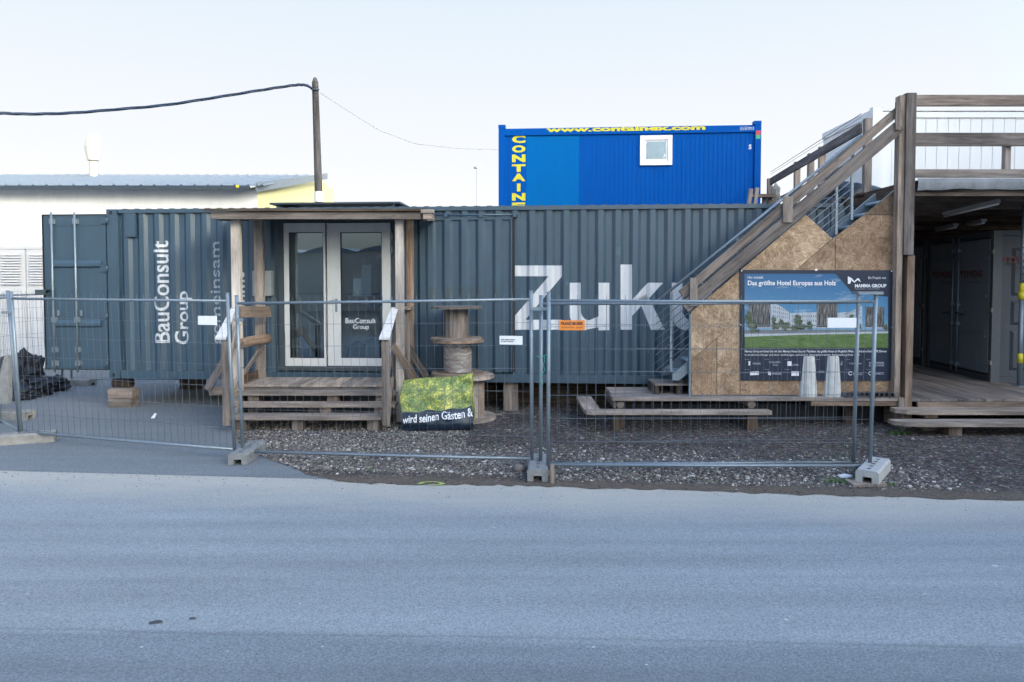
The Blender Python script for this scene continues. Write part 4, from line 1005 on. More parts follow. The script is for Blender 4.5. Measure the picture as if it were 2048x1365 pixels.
# little windows
for k in range(9):
    for j in range(3):
        x=1546+k*3.9; t_=k/9; y=612+10*t_+j*(9-3*t_)
        pl([(x,y),(x+1.4,y+.4),(x+1.4,y+4.4),(x,y+4)],4,gy,mb)
for k in range(12):
    for j in range(2): x=1583+k*4.3; y=631+j*9; pl([(x,y),(x+1.6,y),(x+1.6,y+4),(x,y+4)],4,gy,mb)
for k in range(8):
    for j in range(3): x=1690+k*4.2; y=626-k*1.2+j*8; pl([(x,y),(x+1.6,y),(x+1.6,y+4),(x,y+4)],4,gy,mb)
pl([(1489,668),(1600,667),(1776,663),(1776,667),(1600,671),(1489,676)],5,wh,mb)
pl([(1489,674),(1600,670),(1776,667),(1776,696),(1489,696)],6,gs,mb)
random.seed(3)
def blob(cx,cy,rx,ry):
    n=34; pl([(max(1489.5,cx+rx*math.cos(2*math.pi*i/n)*random.uniform(.45,1.15)),cy+ry*math.sin(2*math.pi*i/n)*random.uniform(.45,1.15)) for i in range(n)],7+random.random(),tr,mb)
for cx,cy,rx,ry in ((1496,638,9,14),(1505,650,11,12),(1551,652,10,10),(1562,648,8,11),(1573,652,9,10),(1596,640,9,14),(1600,653,14,9),(1619,652,9,9),(1547,640,6,9),(1588,656,10,6),(1716,652,10,8),(1702,634,6,6),(1771,655,5,8),(1510,662,12,4)): blob(cx,cy,rx,ry)
pl([(1489,608),(1489,608.1),(1489.2,608.1)],8,gy,mb)
mb.build('printed_picture',[M['p_sky'],M['p_white'],M['p_slat'],M['p_tree'],M['p_grass'],M['p_grey'],M['navy']],PT)
mb=MB(); 
def pt(s,x0,y0,x1,y1,bold=.0,mi=0,shear=0,lay=9):
    a=P(x0,y1,YP); b=P(x1,y0,YP); put_text(mb,s,a+Vector((0,-.0012*lay,0)),(1,0,0),(0,0,1),b.x-a.x,b.z-a.z,(0,0,0),bold,mi,1.0,shear)
pt('Hier entsteht',1495,552,1526,558); pt('Das größte Hotel Europas aus Holz',1495,561.5,1671.5,574,.025); pt('Ein Projekt von',1736,553.5,1771,560,0,0)
pt('MAMMA GROUP',1709,568.5,1772,575.5,.045); pt('MANAGEMENT + DEVELOPMENT',1709,577,1759,579.6,0,1)
mb.build('headline_lettering',[M['print_white'],M['p_text_grey']],PT); mb=MB()
pt('Mamma Group errichtet hier mit dem Mamma House Easy by Wyndham das größte Hotel am Flughafen Wien. Es wird eine Größe 370 Zimmer',1489,700.5,1773,706.5,.01)
pt('in modernem Design und einer nachhaltigen, wohnlichen Atmosphäre bieten. Fertigstellung Ende 2023.',1489,708,1719,713,.0)
mb.build('caption_lettering',M['print_white'],PT); mb=MB()
for s,x0,y0,x1,y1 in (('HASSLER',1505,725.5,1521,729.5),('HOLZBAU MEISTER',1537,723,1560,726.5),('Graz',1545,728,1555,732),('WALLNER',1573,728,1597,732),('TRIGO',1637,742,1648,746),('-3',1679,723,1684,731),('TOPPLAN',1697,726,1722,729),('GAPPMEIER',1737,724,1768,728),('& BOLLINGER',1737,729,1768,733),('e-tirch',1543,744,1562,750),('POLO',1705,745,1724,750.5),('LINDMETZ',1744,745,1767,749.5)): pt(s,x0,y0,x1,y1,.03,1)
for x,y in ((1489,718),(1529,718),(1569,718),(1630,718),(1691,718),(1732,718),(1489,738),(1529,738),(1569,738),(1691,738),(1732,738)): pt('Partner',x,y,x+9,y+2,.0,1)
mb.build('partner_lettering',[M['print_white'],M['p_text_grey']],PT)
mb=MB()
LO=Vector((0,-.011,0))
def lp(pts): mb.flat([P(x,y,YP)+LO for x,y in pts])
# folded white ribbon logo, small company marks
lp([(1695,553),(1703,557),(1703,559),(1699.5,568),(1695,568)]); lp([(1703,557),(1708,563),(1714,557),(1715,560),(1708,566),(1703,562)]); lp([(1714,557),(1717,557),(1721,565),(1718,563),(1715,561)])
for pts_ in ([(1496,723),(1501,723),(1500,727),(1501,731),(1496,731),(1497,727)],[(1574,723),(1583,723),(1583,732),(1574,732)],[(1500,744),(1517,743),(1517,750),(1499,751)],[(1535,743),(1541,744),(1541,751),(1536,750)],[(1582,743),(1597,743),(1597,752),(1582,752)]): lp(pts_)
for cx in (1700,1740):
    n=14
    for i in range(n-3):
        a0=.7+5.2*i/(n-3); a1=.7+5.2*(i+1)/(n-3); lp([(cx+4*math.cos(a0),747+4*math.sin(a0)),(cx+4*math.cos(a1),747+4*math.sin(a1)),(cx+2.8*math.cos(a1),747+2.8*math.sin(a1)),(cx+2.8*math.cos(a0),747+2.8*math.sin(a0))])
mb.build('poster_logo',M['print_white'],PT)
for x,y in ((1483,542),(1632,540),(1783,543),(1481,650),(1784,655),(1783,759)):
    mb=MB(); c=P(x,y,YP); r_=.018 if x==1632 else .01; mb.tube([(c.x,YP-.012,c.z),(c.x,YP,c.z)],r_,10); mb.build('fixing_screw',M['white'],PT)

# ================================================================== STEEL STAIR
SS=timber('steel_staircase','galvanised steel staircase climbing to the upper deck','staircase',(2.4,10.4,zt))
YN,YF=10.12,10.72
def sp_(px,py,Y): return P(px,py,Y)
n0=P(1345,750,YN); n1=P(1795,377,YN); dirS=(n1-n0)
for Y in (YN,YF):
    off=Vector((0,Y-YN,0)); mb=MB(); a=n0+off; b=n1+off; mb.poly([a,b,b+Vector((.02,0,-.17)),a+Vector((.10,0,-.085)),a+Vector((.0,0,-.085))],(0,1,0),.01); mb.beam(a+Vector((0,.02,0)),b+Vector((0,.02,0)),.045,.012); mb.build('stringer',M['galv'],SS)
nst=15
for k in range(nst):
    t=(k+.4)/nst; c=n0+dirS*t; mb=MB(); mb.box(c.x-.02,c.x+.27,YN+.045,YF-.01,c.z-.06,c.z-.045,'y'); mb.tube([(c.x-.02,YN+.045,c.z-.07),(c.x-.02,YF-.01,c.z-.07)],.025,8); mb.build('tread',M['steel_tread'],SS)
hA=P(1308,608,YN); hB=P(1722,271,YN)
mb=MB(); mb.tube([hA,hB],.022,12); mb.build('handrail',M['galv'],SS)
for px,yt_,yb_ in ((1343,582,742),(1475,472,640),(1675,306,470),(1706,284,440)):
    mb=MB(); a=P(px,yt_,YN+.02); b=P(px,yb_,YN+.02); mb.box(a.x-.017,a.x+.017,YN+.012,YN+.05,b.z,a.z,'z'); mb.build('stanchion',M['galv'],SS)
for k in range(8):
    mb=MB(); a=P(1311,634+k*15.4,YN+.005); b=P(1700,634+k*15.4-389*.812,YN+.005); mb.tube([a,b],.0065,6); mb.build('infill_bar',M['galv'],SS)
# timber balustrade in front of the stair
TB=timber('timber_balustrade','weathered timber balustrade of two long sloping boards','balustrade',(3.5,9.95,1.5))
YB=9.93
def board_px(name,a,b,hpx,mat,th=.045,dy=0,w=None):
    p0=P(a[0],a[1],YB+dy);p1=P(b[0],b[1],YB+dy); mb=MB(); mb.beam(p0,p1,th,hpx/137.0,up=(0,0,1)); return mb.build(name,M[mat],TB)
board_px('lower_rail',(1368,615),(1799,253),23.5,'wood',.07)
board_px('upper_rail',(1362,589),(1799,219.5),16,'wood',.04,.005)
for px,y0_,y1_,w_ in ((1386,556,612,.105),(1573,394,446,.14),(1792,207,262,.07)):
    a=P(px,y0_,YB); b=P(px,y1_,YB); mb=MB(); mb.box(a.x-w_/2,a.x+w_/2,YB-.062,YB-.037,b.z,a.z,'z'); mb.build('short_post',M['wood_grey'],TB)

# ================================================================== RIGHT-HAND TIMBER STRUCTURE
TS=timber('timber_gallery','roofed timber gallery with railed upper deck at the right','gallery',(8,11,0))
YG=9.93
zd=P(1900,352,YG).z
def gpart(name,fn,mat): mb=MB(); fn(mb); return mb.build(name,M[mat],TS)
def gb(px0,px1,py0,py1,Y,dp,along='x'):
    a=P(px0,py1,Y); b=P(px1,py0,Y); return (a.x,b.x,Y,Y+dp,a.z,b.z,along)
gpart('post',lambda mb:(mb.box(P(1796,400,YG).x,P(1807,400,YG).x,YG,YG+.12,.45,P(1800,191,YG).z,'z'),),'wood_grey')
gpart('post',lambda mb:(mb.box(P(1807.5,400,YG).x,P(1827,400,YG).x,YG-.03,YG+.1,P(1815,510,YG).z,P(1815,187,YG).z,'z'),),'wood')
gpart('post',lambda mb:(mb.box(P(1812,700,YG).x,P(1826,700,YG).x,YG,YG+.12,0,P(1815,511,YG).z,'z'),),'wood_brown')
gpart('post',lambda mb:(mb.box(P(1797,700,YG).x,P(1811.5,700,YG).x,YG+.125,YG+.2,0,3.6,'z'),mb.box(P(1800,700,YG).x,P(1811.5,700,YG).x,YG+.004,YG+.12,0,.448,'z'),),'wood')
XR=13.5
def hz(name,py0,py1,Y,dp,mat,x0=None,xr=XR):
    a=P(1828,py1,Y); b=P(1828,py0,Y); return gpart(name,lambda mb:mb.box(x0 or a.x,xr,Y,Y+dp,a.z,b.z,'x'),mat)
hz('top_rail',190,212,YG-.02,.045,'wood'); hz('middle_rail',266,292,YG-.02,.045,'wood'); hz('bottom_rail',339,355,YG-.02,.05,'wood_grey')
for px in (2016,2230):
    gpart('rail_post',lambda mb:mb.box(*gb(px-6,px+7,270,350,YG+.04,.08,'z')),'wood_pale')
# roof membrane hanging over the edge
def f(mb):
    n=60; vs=[];gr=[]
    x0_=P(1833,370,YG).x
    for i in range(n+1):
        x=x0_+(XR-x0_)*i/n; w=.05*mnoise.noise(Vector((x*2.3,1,2)))+.03*mnoise.noise(Vector((x*7,3,2)))
        for z,y in ((zd-.03,YG+.05),(zd-.04,YG-.02+w*.5),(zd-.10,YG-.045+w),(zd-.20+.05*mnoise.noise(Vector((x*1.9,7,2)))-.02*(1 if i%23==0 else 0),YG-.03+w)): vs.append((x,y,z)); gr.append((x,z,y))
    mb.add(vs,[(4*i+k,4*i+4+k,4*i+5+k,4*i+1+k) for i in range(n) for k in range(3)],gr,smooth=True)
gpart('roof_membrane',f,'membrane')
gpart('edge_beam',lambda mb:mb.box(P(1830,380,YG).x,XR,YG+.06,YG+.12,zd-.28,zd-.06,'x'),'wood_brown')
def f(mb):
    k=0; y=YG+.13
    while y<18: mb.box(6.0,XR,y,y+.19,zd-.055,zd-.03,'x'); y+=.2
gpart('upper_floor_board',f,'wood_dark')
for k in range(7):
    y=YG+.9+k*1.1; gpart('ceiling_joist',lambda mb:mb.box(5.95,XR,y,y+.1,zd-.26,zd-.056,'x'),'wood_brown')
# lower floor
zf=.43
def f(mb):
    x=5.75; 
    while x<XR:
        mb.box(x,x+.235,YG+.02,16.8,zf-.04,zf,'y'); x+=.24
gpart('lower_floor_board',f,'wood')
gpart('floor_joist',lambda mb:mb.box(P(1836,810,YG-.02).x,XR,YG-.02,YG+.02,zf-.155,zf-.045,'x'),'wood_brown')
def steps(px0,yf,z,th): 
    a=P(px0,830,yf).x
    def f(mb): mb.poly([(a,yf+.3,z-th),(a,yf+.16,z-th),(a+.1,yf+.05,z-th),(a+.26,yf,z-th),(XR,yf,z-th),(XR,yf+.3,z-th)],(0,0,1),th)
    return f
gpart('tread',steps(1803,9.62,.315,.06),'wood_grey'); gpart('tread',steps(1800,9.32,.20,.055),'wood_grey')
for x,y,z0,z1 in ((6.0,9.75,.2,.255),(6.0,9.75,0,.14),(8.0,9.75,.2,.255),(6.15,9.45,.0,.145),(7.8,9.45,0,.145),(8.1,9.75,.0,.14),(9.5,9.45,0,.145)):
    gpart('step_block',lambda mb:mb.box(x-.09,x+.09,y-.05,y+.1,z0,z1,'z'),'wood_brown')
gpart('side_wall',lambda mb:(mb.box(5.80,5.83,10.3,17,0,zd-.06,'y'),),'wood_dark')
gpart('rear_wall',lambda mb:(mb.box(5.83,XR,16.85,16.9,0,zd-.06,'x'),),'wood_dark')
gpart('skirt_board',lambda mb:mb.beam((5.62,11.0,.12),(5.78,9.95,.12),.03,.24),'wood')
# grey storage containers inside, ends to the left
def grey_container(label,A,B,depth,z0,text=True):
    """A,B: near and far corner of the door end; body runs away to the right"""
    A=Vector((*A,z0));B=Vector((*B,z0)); v=(B-A); Wd=v.length; v.normalize(); u=Vector((v.y,-v.x,0)); h=2.59
    t=thing('storage_container',label,'container',A,0,'grey storage containers under the gallery')
    def pr(name,mat,quads,par=t):
        mb=MB()
        for (a,b,c,d,z0_,z1_) in quads:      # a..b along the end, c..d outward (negative is proud of the end)
            p=[A+v*a+u*c,A+v*b+u*c,A+v*b+u*d,A+v*a+u*d]; mb.poly([q_+Vector((0,0,z0_)) for q_ in p],(0,0,1),z1_-z0_)
        return mb.build(name,mat,par)
    pr('body',M['grey_cont'],[(.06,Wd-.06,.06,depth,.06,h-.06)])
    for a,b in ((0,.08),(Wd-.08,Wd)): pr('corner_post',M['grey_post'],[(a,b,0,.14,0,h)])
    pr('frame_rail',M['grey_cont'],[(.11,Wd-.11,0,.1,h-.11,h),(.11,Wd-.11,0,.1,0,.11),(0,.06,.14,depth,0,.1),(0,.06,.14,depth,h-.08,h)])
    for a,b in ((.12,Wd/2-.01),(Wd/2+.01,Wd-.12)):
        dr=pr('door',M['grey_door'],[(a,b,-.0,.055,.14,h-.13)])
        for z_ in (.75,.83,1.45,1.53,2.1): pr('door_rib',M['grey_door'],[(a+.06,b-.06,-.012,-.001,z_,z_+.04)],dr)
        mb=MB(); e=(b-.09 if a<.5 else a+.09); q_=A+v*e+u*-.04; mb.tube([q_+Vector((0,0,.05)),q_+Vector((0,0,h-.05))],.017,8)
        for z_ in (.2,.95,1.3,2.3): mb.beam(q_+Vector((0,0,z_-.03)),q_+Vector((0,0,z_+.03)),.07,.05,up=v)
        mb.build('lock_rod',M['galv'],dr)
        mb=MB(); q_=A+v*e+u*-.07+Vector((0,0,1.15)); mb.tube([q_,q_+v*(.28 if a<.5 else -.28)*-1+Vector((0,0,-.02))],.012,6); mb.build('rod_handle',M['ink'],dr)
        mb=MB(); w_=(b-a)*.74; s0=A+v*(b-.08)+u*-.004+Vector((0,0,1.80)); put_text(mb,'DYWIDAG',s0-v*.12,-v,(0,0,1),w_*.82,.13,(0,0,0),.03); put_text(mb,'www.dywidag.com',s0-v*.3+Vector((0,0,-.11)),-v,(0,0,1),w_*.55,.045,(0,0,0),.01)
        mb.flat([s0+v*.0+Vector((0,0,.13)),s0-v*.09+Vector((0,0,.13)),s0-v*.045+Vector((0,0,0))]); mb.build('door_lettering',M['red_ink'],dr)
    for z_ in (.3,1.2,2.2): 
        pr('hinge',M['concrete'],[(-.03,.12,-.03,0,z_,z_+.07)])
    # raised pressings along the side that faces the road
    n=int((depth-.4)/.42)
    mb=MB()
    for k in range(n):
        c=.32+k*.42
        for z0_,z1_ in ((.2,.9),(.98,1.4),(1.48,2.3)):
            p=[A+u*c+v*.062,A+u*(c+.34)+v*.062]; q2=[A+u*(c+.04)+v*.02,A+u*(c+.30)+v*.02]
            vs=[p[0]+Vector((0,0,z0_)),p[1]+Vector((0,0,z0_)),p[1]+Vector((0,0,z1_)),p[0]+Vector((0,0,z1_)),q2[0]+Vector((0,0,z0_+.05)),q2[1]+Vector((0,0,z0_+.05)),q2[1]+Vector((0,0,z1_-.05)),q2[0]+Vector((0,0,z1_-.05))]
            mb.add(vs,[(4,5,6,7),(0,1,5,4),(1,2,6,5),(2,3,7,6),(3,0,4,7)])
    mb.build('side_pressing',M['grey_cont'],t)
    mb=MB(); put_text(mb,'DYWIDAG',A+u*.26-v*.006+Vector((0,0,2.03)),u,(0,0,1),.7,.12,(0,.0,0),.03); mb.flat([A+u*.14+Vector((0,-.006,2.14)),A+u*.23+Vector((0,-.006,2.14)),A+u*.185+Vector((0,-.006,2.03))]); put_text(mb,'www.dywidag.com',A+u*.36-v*.006+Vector((0,0,1.93)),u,(0,0,1),.5,.05,(0,0,0),.01)
    mb.build('side_lettering',M['red_ink'],t)
    return t
grey_container('grey storage container with red lettering at right of passage',(8.2,11.65),(8.47,13.9),5.0,zf)
grey_container('grey storage container deeper in the dark passage',(8.5,14.1),(8.76,16.35),4.6,zf)
# steel prop
mb=MB(); a=P(2043,600,11.2); mb.tube([(a.x,11.2,zf),(a.x,11.2,1.9)],.035,12); t=thing('steel_prop','galvanised steel prop with yellow bands at right edge','prop',(a.x,11.2,zf)); mb.build('outer_tube',M['galv'],t)
mb=MB(); mb.tube([(a.x,11.2,1.9),(a.x,11.2,zd-.28)],.026,12); mb.build('inner_tube',M['galv'],t)
mb=MB(); mb.tube([(a.x,11.2,1.86),(a.x,11.2,1.98)],.05,12); mb.build('collar',M['yellow_tape'],t)
for py in (577,717):
    z=P(2043,py,11.2).z; mb=MB(); mb.tube([(a.x,11.2,z-.08),(a.x,11.2,z+.08)],.039,12); mb.build('yellow_band',M['yellow_tape'],t)
mb=MB()
for k in range(12): z=2.05+k*.11; mb.tube([(a.x,11.170,z),(a.x,11.174,z)],.011,8)
mb.build('pin_hole',M['black'],t)
mb=MB(); mb.box(a.x-.08,a.x+.08,11.12,11.28,zf+.0015,zf+.012,'x'); mb.build('base_plate',M['galv'],t)
def strip_light(label,p0,p1):
    t=thing('strip_light',label,'strip light',p0,0,'strip lights under the gallery ceiling'); mb=MB(); mb.beam(p0,p1,.09,.05); mb.build('housing',M['concrete_pale'],t); mb=MB(); o=Vector((0,0,-.045)); mb.tube([p0+o,p1+o],.016,8); mb.build('tube',M['white'],t)
strip_light('unlit strip light nearest the road under ceiling',P(1888,428,11.2),P(1998,402,10.45))
strip_light('unlit strip light above the grey container doors',P(1873,458,13.2),P(1912,450,12.3))
strip_light('unlit strip light right of the middle in the passage',P(1938,448,12.4),P(1968,441,11.8))
# rear railing and white container on the upper deck
RR=timber('deck_side_railing','grey timber railing running back along the deck edge','railing',(6.5,14,zd))
def rp(px,py,s_): return P(px,py,F/s_)
ra=P(1541,364,17.6); rb=P(1722,257,11.9)
mb=MB(); mb.beam(ra,rb,.045,.17,up=(0,0,1)); mb.build('top_board',M['wood'],RR)
mb=MB(); o=Vector((0,0,-.55)); mb.beam(ra+o,rb+o,.03,.1); mb.build('lower_board',M['wood_grey'],RR)
for px in (1535,1589,1616,1638,1728):
    t=(px-1541)/(1722-1541)
    # find point on rail line that projects at px
    lo,hi=-.2,1.3
    for _ in range(40):
        mid=(lo+hi)/2; p_=ra.lerp(rb,mid); x_=1024+F*p_.x/(p_.y*math.cos(PITCH)-(p_.z-CH)*math.sin(PITCH)) 
        if x_<px: lo=mid
        else: hi=mid
    p_=ra.lerp(rb,lo); mb=MB(); mb.box(p_.x-.02,p_.x+.10,p_.y-.09,p_.y+.0,zd-.02,p_.z+.12,'z'); mb.build('rail_post',M['wood_pale'],RR)
mb=MB(); o=Vector((0,0,.25)); mb.tube([ra+o,rb+o],.006,6); mb.tube([ra+o+Vector((0,0,-.06)),rb+o+Vector((0,0,-.06))],.004,6); mb.build('wire',M['wire'],RR)
def rdeck():
    mb=MB()
    for k in range(33): y=11.3+.2*k; mb.box(5.75+(y-11.3)*.13,6.6+(y-11.3)*.13,y,y+.19,zd-.10,zd-.06,'x')
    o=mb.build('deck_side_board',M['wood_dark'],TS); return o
rdeck()
WC=timber('white_site_container','white ribbed site container standing on the upper deck','container',(9,16,zd))
YW=16.0; a=P(1741,222,YW); zt2=a.z; zb2=zd-.05
mb=MB(); x=a.x; xe=19.0
zfas=P(1800,236,YW).z
while x<xe:
    w=.26; mb.box(x,x+w-.02,YW,YW+.05,zb2,zfas,'z',rnd=.5); mb.box(x+w-.02,x+w,YW+.012,YW+.05,zb2,zfas,'z'); x+=w
mb.build('wall_panel',M['white_metal'],WC)
mb=MB(); mb.box(a.x-.03,xe,YW-.03,YW+2.4,zfas,zt2,'x'); mb.build('roof_fascia',M['white_metal'],WC)
mb=MB(); mb.box(a.x,a.x+.05,YW+.05,YW+2.4,zb2,zfas,'y'); mb.build('end_wall',M['white_metal'],WC)
mb=MB(); mb.box(a.x-.03,xe,YW-.035,YW-.028,zt2-.03,zt2-.008,'x'); mb.build('drip_edge',M['gutter'],WC)
mb=MB(); b=P(1755,222,YW-.2); mb.box(b.x-.1,b.x+.12,YW-.2,YW-.04,zd,zt2+.04,'z'); mb.build('corner_post',M['white_metal'],WC)
# dark roof shapes in the gap between stair and container
lump('black_tarpaulin','black tarpaulin heap on the roof behind steel stair','tarpaulin',P(1712,428,12.6),(.75,.5,.32),M['bag'],6,3,.35)
lump('black_tarpaulin','low dark tarpaulin left of the heap behind stair','tarpaulin',P(1650,425,12.3),(.4,.4,.15),M['bag'],9,3,.3)
# a lower grey container carrying the deck's left side
LC=timber('storage_container','dark slate container closing the view behind the steel stair','container',(6,12,0)); mb=MB(); corr_wall(mb,5.3,5.78,.1,3.3,11.45); mb.box(5.3,5.78,11.5,13.6,3.28,3.34,'x'); mb.box(5.3,5.78,11.42,11.5,3.24,3.4,'x'); mb.build('wall',M['teal_dark'],LC)
# stakes / trestle on the main roof
TR=timber('wooden_trestle','small weathered trestle on container roof before the blue one','trestle',(4.5,12.5,3.38))
YT=12.4
for px0,py0,px1,py1,w_ in ((1502,378,1496,416,.07),(1514,376,1508,416,.07)):
    mb=MB(); a=P(px0,py0,YT);b=P(px1,py1+4,YT); mb.beam(a,b,.06,w_,up=(0,1,0)); mb.build('leg',M['wood_pale'],TR)
for px0,px1 in ((1526,1533),(1537,1543),(1545,1551)):
    mb=MB(); a=P(px0,378 if px0>1540 else 390,YT+.1);b=P(px1,420,YT+.1); mb.box(a.x,b.x,YT+.1,YT+.16,b.z,a.z,'z'); mb.build('leg',M['wood'],TR)
mb=MB(); mb.box(P(1502,390,YT).x,P(1549,390,YT).x,YT-.02,YT+.09,P(1500,395,YT).z,P(1500,388.5,YT).z,'x'); mb.build('cross_bar',M['wood_brown'],TR)
lump('dark_bundle','dark grey bundle by the trestle on the container roof','bundle',P(1550,416,12.7),(.09,.09,.26),M['sackmix'],14,3,.3)

# ================================================================== BLUE OFFICE CONTAINERS
bA=P(997,250,15.9); bB=P(1523,243,15.5)
vec=Vector((bB.x-bA.x,bB.y-bA.y,0)); BYAW=math.atan2(vec.y,vec.x); BL=vec.length
ztop=(bA.z+bB.z)/2; BH=2.6
def office(label,z0,top):
    t=thing('office_container',label,'container',(bA.x,bA.y,z0),BYAW,'stacked blue office containers'); h=BH
    mb=MB()
    for x in (0,BL-.14):
        for y in (0,2.3): mb.box(x,x+.14,y,y+.14,0,h,'z')
    for x in (0,BL-.16):
        mb.box(x-.004,x+.16,-.004,.15,h-.001,h+.075,'x')
    mb.box(.14,BL-.14,.01,.12,h-.17,h-.03,'x'); mb.box(.14,BL-.14,.01,.12,0,.14,'x'); mb.box(.14,BL-.14,.05,2.4,h-.05,h-.005,'x')
    mb.box(0.01,.12,.14,2.3,h-.17,h-.03,'y'); mb.box(0.01,.12,.14,2.3,0,.14,'y'); mb.build('frame',M['blue'],t,local=True)
    mb=MB(); x=.14
    s=(BL)/526.
    def X(px): return (px-997)*s
    pan=[]; n=int((BL-.28)/.1)
    for k in range(n):
        xa=.14+(BL-.28)*k/n; xb=.14+(BL-.28)*(k+1)/n; li=1 if (top and X(1050)<xa<X(1160)) else 0
        mb.box(xa,xb-.012,.045,.08,.14,h-.17,'z',mi=li); mb.box(xb-.012,xb,.051,.08,.14,h-.17,'z',mi=li)
    mb.box(.05,.09,.14,2.3,.14,h-.17,'y'); mb.build('wall',[M['blue'],M['blue_l']],t,local=True)
    return t,X
OC,X=office('upper blue office container with yellow lettering and one window',ztop-BH-.07,True)
office('lower blue office container mostly hidden behind the slate one',ztop-2*BH-.20,False)
mb=MB(); [mb.beam(CW@Vector((5.2,.95+.02*k,-.40+.165*k)),CW@Vector((12.1,.95+.02*k,-.40+.165*k)),.2,.165) for k in range(3)]; tag(mb.build('light_blocker',M['wood_dark']),'added dark beams blocking light below the container','light blocker')  # added to stop light leaking in beneath the container
OW=WM[OC.name]; OI=OW.inverted()
def ouv(px,py,d=.045):
    d_=(OI.to_3x3()@ray(px,py)); o_=OI@Vector((0,0,CH)); t=(d-o_.y)/d_.y; q_=o_+d_*t; return q_.x,q_.z
wa,wb=ouv(1280,331,-.0); wc,wd=ouv(1345,270.5,-.0)
mb=MB(); w_=.1; mb.box(wa,wa+w_,0,.1,wb,wd,'z'); mb.box(wc-w_,wc,0,.1,wb,wd,'z'); mb.box(wa+w_,wc-w_,0,.1,wd-w_,wd,'x'); mb.box(wa+w_,wc-w_,0,.1,wb,wb+w_,'x')
wf=mb.build('window',M['white'],OC,local=True)
mb=MB(); i=w_+.003; j=.035
for a_,b_,c_,d_,al in ((wa+i,wa+i+j,wb+i,wd-i,'z'),(wc-i-j,wc-i,wb+i,wd-i,'z'),(wa+i+j,wc-i-j,wb+i,wb+i+j,'x'),(wa+i+j,wc-i-j,wd-i-j,wd-i,'x')): mb.box(a_,b_,.02,.09,c_,d_,al)
mb.build('sash',M['white'],wf,local=True)
mb=MB(); mb.box(wa+i+j,wc-i-j,.022,.026,wb+i+j,wd-i-j,'z'); mb.build('pane',M['glass'],wf,local=True)
mb=MB(); mb.box(wa+.12,wc-.12,.034,.040,wb+.12,wd-.12,'z'); mb.build('frosted_blind',M['blind'] if 'blind' in M else plain('tan_frosted_blind',(.20,.19,.16),.6,var=.3,scale=3),wf,local=True)
mb=MB(); A=ouv(1327,318,.045); B=ouv(1331,308,.045); put_text(mb,'F',(A[0],.019,A[1]),(1,0,0),(0,0,1),B[0]-A[0],B[1]-A[1],(0,0,0),.03); mb.build('window_letter',M['print_white'],wf,local=True)
mb=MB()
for ch,(y0_,y1_) in zip('CONTAINEX',((271,287),(291,306),(309.5,325),(329,344.5),(347.5,363),(367.5,383.5),(386.5,402),(405.5,421),(424.5,440))):
    a_,b_=(1024,1051) if ch!='I' else (1034,1041); A=ouv(a_,y1_); B=ouv(b_,y0_); put_text(mb,ch,(A[0],.040,A[1]),(1,0,0),(0,0,1),B[0]-A[0],B[1]-A[1],(0,0,0),.055 if ch!='I' else .03)
A=ouv(1092,265,0.01); B=ouv(1411,250.5,0.01); put_text(mb,'www.containex.com',(A[0],.006,A[1]),(1,0,0),(0,0,1),B[0]-A[0],B[1]-A[1],(0,0,0),.045)
mb.build('yellow_lettering',M['yellow'],OC,local=True)
mb=MB(); A=ouv(1480,261,0.01); B=ouv(1508,254,0.01); put_text(mb,'151531010',(A[0],.006,A[1]),(1,0,0),(0,0,1),B[0]-A[0],B[1]-A[1],(0,0,0),.0); A=ouv(1497.5,299,.04); B=ouv(1503,289,.04); put_text(mb,'S',(A[0],.040,A[1]),(1,0,0),(0,0,1),B[0]-A[0],B[1]-A[1],(0,0,0),.04)
mb.build('white_lettering',M['print_white'],OC,local=True)
mb=MB(); A=ouv(1512,270,0); B=ouv(1521,261.5,0); C_=ouv(1521,278,0); mb.box(A[0],B[0],-.004,-.001,A[1],B[1],'z'); mb.box(A[0],B[0],-.004,-.001,C_[1],A[1]-.003,'z',mi=1); mb.build('sticker',[M['red'],M['green']],OC,local=True)

# ================================================================== LEFT BUILDING
HL=timber('warehouse','white walled warehouse with low metal roof and yellow gable','building',(-12,17,0))
YH=16.9
c0=P(515,378,YH); ze=c0.z; xl=-26
rg=P(515,351,22.5).z; yr=22.5
mb=MB(); mb.box(xl,c0.x,YH,YH+.2,0,ze-.02,'x'); mb.build('front_wall',M['render'],HL)
g1=P(668,380,24.5)
mb=MB(); pA=Vector((c0.x+.004,YH+.003,0)); pB=Vector((g1.x,24.5,0)); top=[Vector((pA.x,pA.y,ze+.02)),Vector((pA.x+(pB.x-pA.x)*.75,YH+(24.5-YH)*.75,rg-.05)),Vector((pB.x,pB.y,rg-.25))]
mb.poly([pA,pB,top[2],top[1],top[0]],(-1,.0,0),.2); mb.build('gable_wall',M['ywall'],HL)
mb=MB(); n=48
bs=[]; x=xl
while x<c0.x+.1: bs+= [(x,0),(x+.10,0),(x+.13,.035),(x+.17,.035),(x+.20,0)]; x+=.325
V=[]
xs_=(P(600,352,yr).x-c0.x)
for x,z in bs: V+=[(x,YH-.35,ze+.02+z),(x+xs_*1.0,yr,rg+z)]
mb.add(V,[(2*i,2*i+1,2*i+3,2*i+2) for i in range(len(bs)-1)])
mb.build('roof',M['roof_metal'],HL)
mb=MB(); mb.box(xl,c0.x-.05,YH-.46,YH-.34,ze-.07,ze+.015,'x'); mb.build('gutter',M['gutter'],HL)
mb=MB(); a=P(515,372,YH-.3); b=P(655,352,22.0); mb.poly([a+Vector((0,0,.08)),a+Vector((0,0,-.15)),b+Vector((0,0,-.10)),b+Vector((0,0,.08))],(-.6,0,0),.08); mb.build('verge_flashing',M['roof_metal'],HL)
